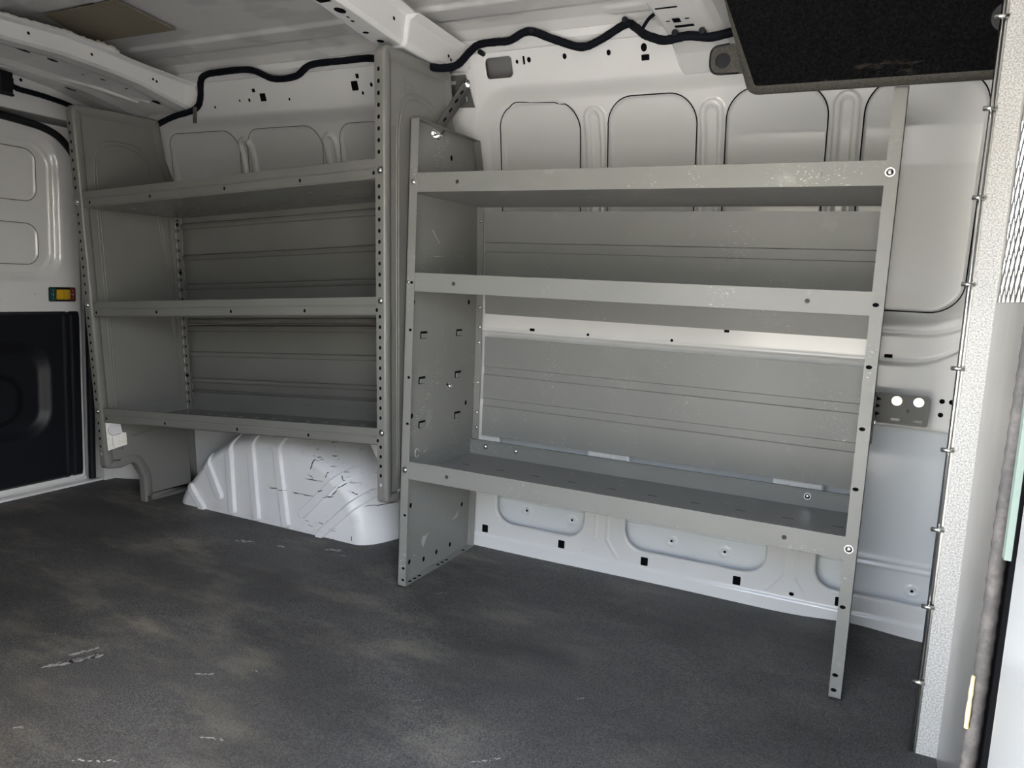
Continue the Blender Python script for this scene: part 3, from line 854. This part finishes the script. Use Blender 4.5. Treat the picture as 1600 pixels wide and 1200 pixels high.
FSH = (1.161, .8955, .368)
for zi, zt in enumerate(FSH):
    b = MB(); d = zt - .050; yb = (2.100, 2.118, 2.132)[zi]
    xa, xb = XL + .0025, XR - .0025
    hl = [circ(.122, zt - .025, .0052, k=10), circ(1.005, zt - .025, .0052, k=10)]
    b.plate([(xa, d), (xb, d), (xb, zt), (xa, zt)], hl, lambda u, v, w: (u, w, v), FY + .0022, FY + .0036)
    b.box(xa, xb, FY + .0022, FY + .012, zt - .0014, zt)                     # hemmed top edge
    b.box(xa, xb, FY + .0036, yb, d, d + .0015)                              # deck
    b.box(xa, xa + .0014, FY + .0036, yb, d, zt - .004); b.box(xb - .0014, xb, FY + .0036, yb, d, zt - .004)
    b.box(xa, xb, yb - .0014, yb, d, zt); b.box(xa, xb, yb - .010, yb, zt - .002, zt + .0015)
    for row, k in ((.33, 9), (.62, 10)):                                     # lanced divider slots
        for i in range(k):
            sx_ = xa + (i + .6) * (xb - xa) / k; yy = FY + (yb - FY) * row
            b.rect((sx_, yy, d + .0018), (0, 0, 1), .026, .004, up=(0, 1, 0), m=1 if row > .5 else 2); b.rect((sx_, yy, d - .0004), (0, 0, -1), .026, .004, up=(0, 1, 0), m=2)
    sh = b.build('shelf', ['shelf_paint', 'void', 'scuff'], fu, bevel=.0008)
    if zi == 2:
        for i in range(5): pass
for z in (1.137, .343):
    put(ME_BOLT, 'bolt', fu, (-.012, FY - .0002, z)); put(ME_BOLT, 'bolt', fu, (1.138, FY - .0002, z))
put(ME_RIVET, 'rivet', fu, (-.020, FY - .0002, .869))
for x in (.035, .145, 1.02): put(ME_BOLT, 'bolt', fu, (x, 2.1295, .348))
for z, y in ((.80, 2.134), (.735, 2.139), (.685, 2.140), (.555, 2.142), (.455, 2.144), (.405, 2.145), (1.07, 2.119)): put(ME_RIVET, 'rivet', fu, (-.010, y - .0016, z))

def ribbed_panel(name, z0, z1, bands, ya, yb, x0, x1, mats, parent, fn=None, step=.004, tile=None):
    """sheet pressed with long horizontal bands; leans from ya (bottom) to yb (top)"""
    b = MB(fn); pr_ = []
    yy = lambda z: ya + (yb - ya) * (z - z0) / (z1 - z0)
    zz = [(z0, 0)]
    for a, c in sorted(bands): zz += [(a - .0012, 0), (a + .0012, step), (c - .0012, step), (c + .0012, 0)]
    zz += [(z1, 0)]
    A = [(x0, yy(z) + o, z) for z, o in zz]; B = [(x1, yy(z) + o, z) for z, o in zz]
    b.strip(A, B); b.strip([(p[0], p[1] + .0012, p[2]) for p in A], [(p[0], p[1] + .0012, p[2]) for p in B])
    for e in (0, -1): b.strip([A[e], B[e]], [(A[e][0], A[e][1] + .0012, A[e][2]), (B[e][0], B[e][1] + .0012, B[e][2])])
    return b.build(name, mats, parent)
ribbed_panel('back_panel', .780, 1.098, [(.975, 1.003), (.84, .866)], 2.128, 2.098, .013, 1.128, ['shelf_back_paint'], fu)
ribbed_panel('back_panel', .383, .707, [(.482, .507), (.585, .611)], 2.139, 2.132, .013, 1.128, ['shelf_back_paint'], fu)
# straps holding the unit to the wall
b = MB()
pa, pb = Vector((-.0292, 1.862, 1.285)), Vector((-.020, 2.012, 1.458))
b.bar(pa, pb, .032, .002, up=(0, -.65, .76)); b.bar(pa + Vector((.0, .010, -.012)), pb + Vector((.0, .010, -.012)), .020, .002, up=(1, 0, 0))
dirv = (pb - pa).normalized()
for t in (.10, .29, .47, .66, .83):
    c = pa.lerp(pb, t); n_ = Vector((1, 0, 0)) - dirv * dirv.x; n_.normalize(); b.rect(c + n_ * .0017, n_, .020, .007, up=(0, -.65, .76), m=1)
st = b.build('strap', ['bracket_paint', 'void'], fu, bevel=.0006); sub_base(st, parent_base(fu))
b = MB()
b.plate([(-.074, 1.404), (-.100, 1.488), (-.030, 1.487), (-.016, 1.402)], [rrect(-.088, -.066, 1.464, 1.474, .0042, 4), rrect(-.042, -.036, 1.418, 1.438, .0028, 4)], lambda u, v, w: (u + .010, w + (1.476 - v) * .45, v - .004), 2.008, 2.011)
wp = b.build('wall_plate', ['bracket_paint'], fu); sub_base(wp, parent_base(fu))
for x, y, z in ((-.034, 2.012, 1.446), (-.018, 2.010, 1.458)): put(ME_HEX, 'hex_bolt', wp, (x, y, z))
o = put(ME_HEX, 'hex_bolt', pl, (0, 0, 0)) if False else None
for y, z in ((1.848, 1.286), (1.866, 1.282)): put(ME_HEX, 'hex_bolt', fu, (XL + .002, y, z), rotz=PI / 2)
put(ME_HEX, 'hex_bolt', fu, (XL + .002, 1.975, .558), rotz=PI / 2)
# bracket at the partition end
b = MB()
b.plate(rrect(1.160, 1.281, .571, .6475, .006, 4), [rrect(1.197, 1.2185, .5795, .5865, .0034, 4), rrect(1.248, 1.2695, .5795, .5865, .0034, 4), circ(1.235, .6075, .0045)], lambda u, v, w: (u, w, v), 2.118, 2.121)
b.box(1.1575, 1.1605, 2.02, 2.121, .530, .6475)
for z in (.632, .614, .594): b.prism([(1.1605, 2.1178, z - .006), (1.172, 2.1178, z), (1.1605, 2.1178, z + .006)], (0, -.004, 0), m=1)
wb2 = b.build('wall_bracket', ['bracket_paint', 'void'], fu); sub_base(wb2, parent_base(fu))
put(ME_HEXY, 'hex_bolt', wb2, (1.207, 2.117, .631)); put(ME_HEX, 'hex_bolt', wb2, (1.256, 2.117, .632)); put(ME_BOLT, 'bolt', wb2, (1.1615, 2.06, .578), rotz=PI / 2)

# ------------------------------------------------------------------ rear shelving unit (moulded trays), hung a little out of true
X0, W = -1.264, 1.1716
def T(Xl, D, Zl):
    return (X0 + Xl + .036 * Zl, 1.730 - .1 * Zl + D + .013 * Xl, Zl + .064 * Xl)
ru = thing('shelving_unit', 'grey moulded steel shelving unit over the wheel housing, rounded end panels', 'shelving unit', (-.66, 1.90, 0))
def round_poly(P, k=5):
    """P: list of (d, z, r)"""
    out = []; n = len(P)
    for i in range(n):
        a = Vector(P[i - 1][:2]); p = Vector(P[i][:2]); c = Vector(P[(i + 1) % n][:2]); r = P[i][2]
        if r <= 0: out.append((p.x, p.y)); continue
        u = (a - p).normalized(); v = (c - p).normalized()
        ang = math.acos(max(-1, min(1, u.dot(v)))); t = min(r / math.tan(ang / 2), (a - p).length * .45, (c - p).length * .45)
        p0 = p + u * t; p1 = p + v * t
        for j in range(k + 1):
            s_ = j / k; out.append(tuple((1 - s_) ** 2 * p0 + 2 * s_ * (1 - s_) * p + s_ ** 2 * p1))
    return out
def offset(poly, d):
    n = len(poly); out = []
    for i in range(n):
        a = Vector(poly[i - 1]); p = Vector(poly[i]); c = Vector(poly[(i + 1) % n])
        e1 = (p - a); e2 = (c - p)
        if e1.length < 1e-9: e1 = e2
        if e2.length < 1e-9: e2 = e1
        n1 = Vector((-e1.y, e1.x)).normalized(); n2 = Vector((-e2.y, e2.x)).normalized()
        nn = (n1 + n2); nn = nn / max(nn.length_squared, .6) * 2 if nn.length else n1
        out.append((p.x + nn.x * d, p.y + nn.y * d))
    return out
# counter-clockwise in (D, Z)
PO = round_poly([(0, .160, .02), (.06, .152, .02), (.118, .165, .03), (.150, .10, .05), (.148, -.004, .004), (.392, -.004, .004), (.392, .20, .02), (.396, .53, .05), (.394, .86, .05), (.378, 1.185, .02), (.345, 1.262, .02), (.326, 1.398, .022), (0, 1.382, .030)], 6)
def tray(xa):
    b = MB(T); L = len(PO)
    rings = []
    w = .022; r = .009
    rings.append([(xa, d, z) for d, z in PO]); rings.append([(xa + w, d, z) for d, z in PO])
    for j in (1, 2, 3, 4):
        a = PI / 2 * j / 4; q = offset(PO, r * (1 - math.cos(a)) * 1.0); rings.append([(xa + w + r * math.sin(a), d, z) for d, z in q])
    for off, dx in ((.026, 0.0), (.031, -.006), (.0325, -.006)):
        rings.append([(xa + w + r + dx, d, z) for d, z in offset(PO, off)])
    for i in range(len(rings) - 1):
        A, B = rings[i], rings[i + 1]
        b.add(A + B, [(j, (j + 1) % L, L + (j + 1) % L, L + j) for j in range(L)], 0, True)
    inner = [(d, z) for d, z in offset(PO, .0325)]
    xf = xa + w + r - .006
    # embossed frame on the flat: pressed strips either side and an arch above
    b.plate(inner, [], lambda u, v, t: (t, u, v), xf, xf - .0012)
    def line(pts, wd=.0045, h=.0022):
        b.tube([(xf + .0002, d, z) for d, z in pts], wd * .5, 6)
    arch = [(.062, .22), (.060, .60), (.060, 1.10), (.064, 1.20), (.082, 1.262), (.125, 1.290), (.205, 1.291), (.250, 1.276), (.280, 1.235), (.292, 1.16), (.318, .95), (.335, .70), (.345, .45), (.348, .36)]
    line([(p.x, p.y) for p in smooth_path([(d, z, 0) for d, z in arch], 5)])
    line([(p.x, p.y) for p in smooth_path([(d + .010 if d < .2 else d - .010, z - (.012 if z > 1.24 else 0), 0) for d, z in arch], 5)])
    line([(p.x, p.y) for p in smooth_path([(.12, .262, 0), (.19, .275, 0), (.25, .30, 0), (.30, .345, 0), (.33, .40, 0)], 5)])
    # rows of punched holes down the front edge
    zz = .215
    while zz < 1.345:
        if min(abs(zz - q) for q in (1.081, .744, .371)) > .02:
            b.disc((xa + .0125, -.0006, zz), (0, -1, 0), .0042, ru=.0055, m=1 if not (.255 < zz < .26 or .195 < zz < .23) else 2)
        zz += .0284
    for k_ in range(9):
        b.disc((xa + .006 + .0, .05 + k_ * .03, 1.386 + .0016 * k_ + .0008), (0, 0, 1), .004, up=(0, 1, 0), m=1)
    return b
for i, xa in enumerate((-.034, W - .012)):
    o = tray(xa).build('side_panel', ['moulded_paint', 'void', 'scuff'], ru)
    sub_base(o, parent_base(ru))
    if i == 1:
        # maker's mark pressed into the sheet: a ringed emblem and two short lines of lettering
        e = MB(T); xf = xa + .0252
        ring = [(xf, .099 + .0125 * math.cos(a), 1.302 + .019 * math.sin(a)) for a in np.linspace(0, 2 * PI, 33)]
        e.tube(ring, .0010, 6, caps=False)
        for dd in (-.004, .002): e.tube([(xf, .099 + dd, 1.292), (xf, .099 + dd + .002, 1.313)], .0009, 6)
        def letters(txt, d0, z0, size):
            cu = bpy.data.curves.new('t', 'FONT'); cu.body = txt; cu.size = size; cu.extrude = .0006
            ob = bpy.data.objects.new('t', cu); COL.objects.link(ob)
            dg = bpy.context.evaluated_depsgraph_get(); me = bpy.data.meshes.new_from_object(ob.evaluated_get(dg))
            vs = [(xf + v.co.z, d0 + v.co.x, z0 + v.co.y) for v in me.vertices]
            e.add(vs, [tuple(p.vertices) for p in me.polygons])
            bpy.data.objects.remove(ob); bpy.data.meshes.remove(me); bpy.data.curves.remove(cu)
        letters('Ranger', .118, 1.305, .020); letters('Design', .126, 1.287, .020)
        e.build('embossed_mark', ['moulded_paint'], o)
RSH = (1.109, .7519, .3828)
for zi, zt in enumerate(RSH):
    b = MB(T); d = zt - .05; yb = .365
    prof = [(.0005, zt), (.0005, zt - .021), (.0035, zt - .0235), (.0005, zt - .026), (.0005, d + .004), (.004, d), (.016, d), (.016, d + .0015), (.005, d + .0015), (.002, d + .005), (.002, zt - .0025), (.010, zt - .0025), (.010, zt)]
    b.prism([(0.006, a, z) for a, z in prof], (W - .010, 0, 0))
    b.box(.006, W - .004, .010, yb, d, d + .0014); b.box(.006, W - .004, yb - .0014, yb, d, zt - .004)
    b.box(.006, .0074, .004, yb, d, zt - .003); b.box(W - .0054, W - .004, .004, yb, d, zt - .003)
    hx = ((.012, .30, .62, .903, 1.152) if zi != 0 else (.03, .31, .62, .90, 1.145))
    for x in hx: b.disc((x + .01, -.0003, zt - .036), (0, -1, 0), .0042, ru=.0055, m=1)
    for row, k in ((.10, 16), (.20, 15), (.28, 14)):
        for i in range(k):
            sx_ = .05 + (i + .5 * (row == .20)) * 1.08 / k
            b.rect((sx_, row, d + .0018), (0, 0, 1), .020, .003, up=(0, 1, 0), m=2); b.rect((sx_, row, d - .0004), (0, 0, -1), .020, .003, up=(0, 1, 0), m=2)
    b.build('shelf', ['moulded_paint', 'void', 'shelf_back_paint'], ru, bevel=.0006)
for z in (1.078, .741, .371):
    put(ME_BOLT, 'bolt', ru, T(-.018, -.001, z)); put(ME_BOLT, 'bolt', ru, T(1.176, -.001, z))
def rear_back(z0, z1, bands):
    b = MB(T)
    zz = [(z0, 0)]
    for a, c in sorted(bands):
        m_ = (a + c) / 2; zz += [(a, 0), (a + .003, -.006), (m_, -.0085), (c - .003, -.006), (c, 0), (c + .001, .002), (c + .003, 0)]
    zz += [(z1, 0)]
    A = [(.02, .372 + o, z) for z, o in zz]; B = [(W - .003, .372 + o, z) for z, o in zz]
    b.strip(A, B); b.strip([(p[0], p[1] + .0012, p[2]) for p in A], [(p[0], p[1] + .0012, p[2]) for p in B])
    return b.build('back_panel', ['moulded_paint'], ru)
rear_back(.668, 1.095, [(.670, .688), (.797, .817), (.905, .925), (1.018, 1.040)])
rear_back(.300, .664, [(.402, .412), (.440, .458), (.543, .562), (.640, .662)])
b = MB(T)
b.box(-.002, .036, .352, .3535, .30, 1.10); b.box(-.002, .0, .338, .353, .30, 1.10)
zz = .33
while zz < 1.09:
    b.disc((.022, .3515, zz), (0, -1, 0), .0038, ru=.005, m=1); b.rect((.010, .3517, zz + .018), (0, -1, 0), .006, .020, m=2); zz += .036
for z in (1.035, .86, .74, .47): b.disc((.022, .350, z), (0, -1, 0), .009, ru=.007, m=1)
b.build('back_post', ['moulded_paint', 'void', 'scuff'], ru)
# pale patch with a grey overlay and purple line, low on the far end panel
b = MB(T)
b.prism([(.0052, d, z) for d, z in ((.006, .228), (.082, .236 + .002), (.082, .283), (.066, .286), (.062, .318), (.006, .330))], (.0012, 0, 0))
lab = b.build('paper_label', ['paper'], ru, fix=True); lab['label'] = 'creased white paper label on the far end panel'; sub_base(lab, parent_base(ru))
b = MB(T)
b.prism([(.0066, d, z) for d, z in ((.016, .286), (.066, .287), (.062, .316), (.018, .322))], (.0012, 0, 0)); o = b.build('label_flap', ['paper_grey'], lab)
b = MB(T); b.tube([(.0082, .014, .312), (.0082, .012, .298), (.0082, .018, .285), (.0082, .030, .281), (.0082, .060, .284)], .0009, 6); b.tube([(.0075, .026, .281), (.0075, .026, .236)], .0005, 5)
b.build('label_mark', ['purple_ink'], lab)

# ------------------------------------------------------------------ main wiring run under the roof edge
hs = thing('wiring_harness', 'long black taped wiring run sagging along the roof edge above both units', 'wiring harness', (-.1, 1.96, 1.5))
HP = [(-1.37, 1.985, 1.385), (-1.33, 1.98, 1.39), (-1.287, 1.975, 1.401), (-1.197, 1.965, 1.419), (-1.116, 1.962, 1.430), (-1.074, 1.960, 1.446), (-1.062, 1.960, 1.478), (-1.058, 1.958, 1.526), (-1.035, 1.956, 1.545), (-.975, 1.956, 1.550), (-.827, 1.956, 1.547), (-.727, 1.962, 1.513), (-.631, 1.962, 1.514), (-.565, 1.957, 1.542), (-.436, 1.957, 1.544), (-.326, 1.957, 1.542), (-.20, 1.90, 1.50), (-.105, 1.845, 1.472), (-.039, 1.828, 1.460), (.008, 1.826, 1.452), (.030, 1.870, 1.470), (.038, 1.925, 1.520), (.050, 1.955, 1.547), (.106, 1.955, 1.549), (.147, 1.955, 1.549), (.205, 1.954, 1.567), (.283, 1.957, 1.539), (.359, 1.960, 1.514), (.413, 1.958, 1.526), (.482, 1.954, 1.557), (.512, 1.945, 1.544), (.560, 1.87, 1.50), (.594, 1.835, 1.478), (.626, 1.832, 1.468), (.680, 1.829, 1.472), (.730, 1.841, 1.468), (.780, 1.843, 1.475), (.86, 1.86, 1.49)]
m = MB(); m.tube(smooth_path(HP, 9), .0105, 12, wob=.10); m.build('cable', ['harness_tape'], hs)
for p in ((.048, 1.975, 1.530), (.218, 1.955, 1.566), (.482, 1.955, 1.566), (.650, 1.832, 1.480), (.712, 1.838, 1.480)):
    m = MB(); m.cyl((p[0], p[1] - .012, p[2]), (p[0], p[1] + .010, p[2]), .0075, k=12); m.build('clip', ['black_plastic'], hs)
m = MB(); m.box(-1.085, -1.070, 1.947, 1.951, 1.386, 1.440); m.build('tape_tail', ['bracket_paint'], hs)
m = MB(); m.tube(smooth_path([(.545, 1.885, 1.508), (.560, 1.900, 1.545), (.583, 1.92, 1.575), (.588, 1.88, 1.59)], 6), .0045, 8); br = m.build('branch_lead', ['harness_tape'], hs); sub_base(br, parent_base(hs))
m = MB(); m.box(.572, .600, 1.855, 1.895, 1.560, 1.585); m.tube([(.578, 1.86, 1.58), (.562, 1.82, 1.597)], .004, 6); m.tube([(.592, 1.86, 1.58), (.590, 1.82, 1.597)], .004, 6); m.build('plug', ['black_plastic'], br, bevel=.002)

# tan damping pad stuck to the roof
zc = lambda y: float(np.interp(y, [1.2, 1.75, 1.90], [1.632, 1.612, 1.600]))
m = MB(); pts = [(-1.178, 1.488), (-.842, 1.478), (-.872, 1.700), (-1.262, 1.700)]
m.prism([(x, y, zc(y) - .0155) for x, y in pts], (0, 0, .004))
tag(m.build('damping_pad', ['pad_tan'], bevel=.001), 'tan rectangular sound damping pad stuck to the roof skin', 'damping pad')

# ------------------------------------------------------------------ black overhead panel by the partition
op = thing('overhead_panel', 'black felt overhead panel with grey rim hanging under the roof by the partition', 'overhead panel', (1.08, 1.62, 1.29))
def SLP(x, s_, t):     # s_: distance up the slope from the lower edge, t: thickness behind
    return (x, 1.700 - .36 * s_ + .933 * t, 1.2945 + .933 * s_ + .36 * t)
outl = round_poly([(.850, 0, .030), (1.327, 0, .0), (1.327, .26, 0), (.778, .26, 0)], 6)
inner = [(x + .007, q[1]) if x < .842 and z > .03 else q for (x, z), q in zip(outl, offset(outl, .019))]
n = len(outl)
m = MB(); A = [SLP(x, s_, 0.0) for x, s_ in inner]; m.add(A, [tuple(range(n))])
B = [SLP(x, s_, .020) for x, s_ in offset(outl, .004)]
m.build('panel_face', ['felt_black'], op)
m = MB()
A0 = [SLP(x, s_, 0.0) for x, s_ in inner]; A1 = [SLP(x, s_, .004) for x, s_ in offset(outl, .003)]; A2 = [SLP(x, s_, .012) for x, s_ in outl]; A3 = [SLP(x, s_, .026) for x, s_ in offset(outl, .006)]
for P0, P1 in ((A0, A1), (A1, A2), (A2, A3)):
    m.add(P0 + P1, [(j, (j + 1) % n, n + (j + 1) % n, n + j) for j in range(n)], 0, True)
m.add(A3, [tuple(range(n))[::-1]])
rim = m.build('rim', ['rim_grey'], op); rim['label'] = 'grey moulded rim'
m = MB()
tabp = round_poly([(.864, 1.335, 0), (.800, 1.335, .028), (.800, 1.394, .030), (.84, 1.398, 0), (.90, 1.398, 0), (.90, 1.335, 0)], 6)
m.plate(tabp, [circ(.828, 1.364, .0165, k=20)], lambda u, v, w: (u - .044, w, v + .020), 1.742, 1.748)
tb = m.build('mounting_tab', ['rim_grey'], op); sub_base(tb, parent_base(op))
m = MB(); m.tube([(x - .044, 1.7415, z + .020) for x, z in tabp[:16]], .0022, 6); m.cyl((.784, 1.748, 1.384), (.784, 1.758, 1.384), .0175, k=20); m.build('grommet', ['black_plastic'], tb)
m = MB()
c = Vector(SLP(1.300, .108, -.001)); nrm = Vector((0, -.933, -.36))
m.cyl(c, c + nrm * .005, .026, .024, k=28); m.cyl(c + nrm * .005, c + nrm * .008, .014, k=20)
m.build('fastener', ['black_plastic'], op)

# ------------------------------------------------------------------ partition behind the cab
pt = thing('partition', 'steel cab partition with speckled galvanised edge post and expanded mesh window', 'partition', (1.32, 1.2, 0))
PX_ = 1.333
m = MB(); m.box(1.297, PX_, 1.600, 1.602, -.004, 1.56); m.build('edge_post', ['galvanised'], pt)
m = MB(); m.tube([(1.2895, 1.604, -.004), (1.2895, 1.604, 1.56)], .0042, 10); m.box(1.2895, 1.297, 1.606, 1.608, -.004, 1.56); rod = m.build('edge_rod', ['zinc'], pt)
for i in range(10):
    z = 1.376 - .1538 * i
    m = MB(); m.cyl((1.2765, 1.598, z), (1.298, 1.598, z), .0042, k=10); m.cyl((1.2755, 1.598, z), (1.279, 1.598, z), .003, .0042, k=10)
    if z > -.003: m.build('stud', ['zinc'], pt)
# lower steel face and surround of the mesh window
ZM = .885
m = MB()
m.box(PX_, PX_ + .0016, .42, 1.602, -.004, ZM); m.box(PX_, PX_ + .0016, 1.575, 1.602, ZM, 1.56); m.box(PX_, PX_ + .0016, .42, 1.602, 1.30, 1.56); m.box(PX_, PX_ + .0016, .42, .60, ZM, 1.30)
m.box(PX_, PX_ + .0016, 1.602, 2.16, -.004, 1.56)
m.build('panel', ['steel_face'], pt)
m = MB()
cw, chh = .052, .030; row = 0; z = ZM
def strand(a, bq): m.bar(a, bq, .0014, .0060, up=(1, 0, .2))
while z < 1.30:
    y = .60
    while y < 1.575:
        y2 = min(y + cw / 2, 1.575); y3 = min(y + cw, 1.575); ztop = min(z + chh, 1.30)
        strand((PX_, y, z), (PX_, y2, ztop)); strand((PX_, y2, ztop), (PX_, y3, z))
        strand((PX_, y, min(z + 2 * chh, 1.30)), (PX_, y2, ztop)); strand((PX_, y2, ztop), (PX_, y3, min(z + 2 * chh, 1.30)))
        y += cw
    z += 2 * chh
m.build('mesh_window', ['mesh_steel'], pt)

# near door pillar with its rubber seal
np_ = MB()
np_.disc((1.2423, .4990, .654), (0, -1, 0), .0016, m=1)
np_.prism([(1.2345, .500, -.2), (1.2345, .500, 1.6), (1.60, .47, 1.6), (1.60, .47, -.2)], (0, -.12, 0))
pil = struct(np_.build('trim_8', ['exterior_white', 'void'], bevel=.008))
ss = MB()
sp = [(1.2342 + .0012 * math.sin(z * 9) + .0006 * math.sin(z * 23), .55 + .002 * math.sin(z * 15), z) for z in np.arange(-.15, 1.45, .004)]
ss.tube(sp, [.0046 + .00025 * math.sin(i * 2.1) for i in range(len(sp))], 12)
sl_ = thing('door_seal', 'dark ribbed rubber door seal running down the near white pillar', 'door seal', (1.24, .55, 0))
ss.build('rubber_profile', ['seal_rubber'], sl_)
m = MB(); m.tube([(1.2300 + .0012 * math.sin(z * 9), .5465, z) for z in np.arange(.602, .640, .004)], .0013, 8, wob=.4); o = m.build('torn_core', ['foam_strip'], sl_); o['label'] = 'tan torn patch in the seal'
m = MB(); m.box(1.2326, 1.2362, .517, .525, .726, 1.3); o = m.build('protective_film', ['mint_film']); tag(o, 'pale green film strip between the door seal and the near pillar', 'film strip')  # thin pale green box between seal and pillar
m = MB(); m.box(1.2405, 1.30, .530, .60, -.2, 1.5); o = m.build('pillar_gap', ['void']); o.parent = pil  # solid black box put in for the shade of the gap

# passenger side of the shell (around the open sliding door the picture is taken through) and the ground outside
pw = MB()
pw.box(-1.80, .52, .24, .31, -.05, 1.56); pw.box(.52, 1.8, .24, .33, 1.40, 1.60)  # unseen; edge carried forward over the doorway to darken the rear
struct(pw.build('wall_front', ['white_paint']))
fb = MB(); fb.box(-14, 16, -10.3, -10, -.70, 3.3); struct(fb.build('wall_street', ['facade']))  # unseen wall opposite, added for its reflections and bounce light
gd = MB(); gd.box(-14, 16, -14, 12, -.72, -.70); struct(gd.build('ground', ['ground_concrete']))
rf = MB(); rf.box(-1.82, 1.85, .22, 2.25, 1.665, 1.68); rf.box(-1.86, 1.385, 2.245, 2.26, -.3, 1.66); rf.box(-1.87, -1.82, .22, 2.26, -.3, 1.66); rf.box(-1.82, 1.85, .30, 2.25, -.12, -.06)
struct(rf.build('wall_right', ['exterior_white'])); bpy.data.objects['wall_right'].name = 'trim_9'

cbx = MB()
cbx.box(1.39, 2.9, 2.19, 2.22, -.3, .80); cbx.box(1.39, 2.9, 2.14, 2.20, 1.32, 1.62); cbx.box(2.25, 2.9, 2.15, 2.21, .80, 1.32)   # driver side with its window
cbx.box(2.85, 2.9, .24, 2.2, -.3, 1.62); cbx.box(1.34, 2.9, .26, 2.2, 1.62, 1.66); cbx.box(1.60, 2.9, .26, .30, -.3, 1.62); cbx.box(1.34, 2.9, .26, 2.2, -.3, -.25)
struct(cbx.build('wall_cab', ['cab_trim']))  # unseen cab shell, added dark to hold back light through the mesh
# ------------------------------------------------------------------ light
w = bpy.data.worlds.new('sky'); S.world = w; w.use_nodes = True
nt = w.node_tree; bg = nt.nodes['Background']
sk = nt.nodes.new('ShaderNodeTexSky'); sk.sky_type = 'NISHITA'
sk.sun_disc = False; sk.sun_elevation = math.radians(48); sk.sun_rotation = math.radians(100); sk.air_density = 1.0; sk.dust_density = 2.5; sk.ozone_density = 1.0
hs_ = nt.nodes.new('ShaderNodeHueSaturation'); hs_.inputs['Saturation'].default_value = .55; nt.links.new(sk.outputs[0], hs_.inputs['Color']); nt.links.new(hs_.outputs[0], bg.inputs['Color']); bg.inputs['Strength'].default_value = .46
sun = bpy.data.lights.new('sun', 'SUN'); sun.energy = 4.6; sun.angle = math.radians(.6); sun.color = (1, .95, .86)
so = bpy.data.objects.new('sun', sun); COL.objects.link(so)
d = Vector((-.75, .34, .95)).normalized(); so.rotation_euler = d.to_track_quat('Z', 'Y').to_euler()

# ------------------------------------------------------------------ camera
F, CXc, CZc, YAW, PITCH, ROLL = 1173.68, 1.1536, .8739, .452, -.1304, .0475
fw = Vector((-math.sin(YAW) * math.cos(PITCH), math.cos(YAW) * math.cos(PITCH), math.sin(PITCH)))
r0 = Vector((math.cos(YAW), math.sin(YAW), 0)); u0 = r0.cross(fw)
r1 = math.cos(ROLL) * r0 + math.sin(ROLL) * u0; u1 = -math.sin(ROLL) * r0 + math.cos(ROLL) * u0
cam = bpy.data.cameras.new('camera'); co = bpy.data.objects.new('camera', cam); COL.objects.link(co)
M = Matrix((r1, u1, -fw)).transposed().to_4x4(); M.translation = Vector((CXc, 0, CZc)); co.matrix_world = M
cam.sensor_width = 36; cam.lens = F * 36 / 1600; cam.clip_start = .02
S.camera = co
S.view_settings.view_transform = 'Standard'; S.view_settings.look = 'None'; S.view_settings.gamma = 1; S.view_settings.use_curve_mapping = False
S.view_settings.exposure = 2.75
S.cycles.max_bounces = 10; S.cycles.diffuse_bounces = 7; S.cycles.glossy_bounces = 4
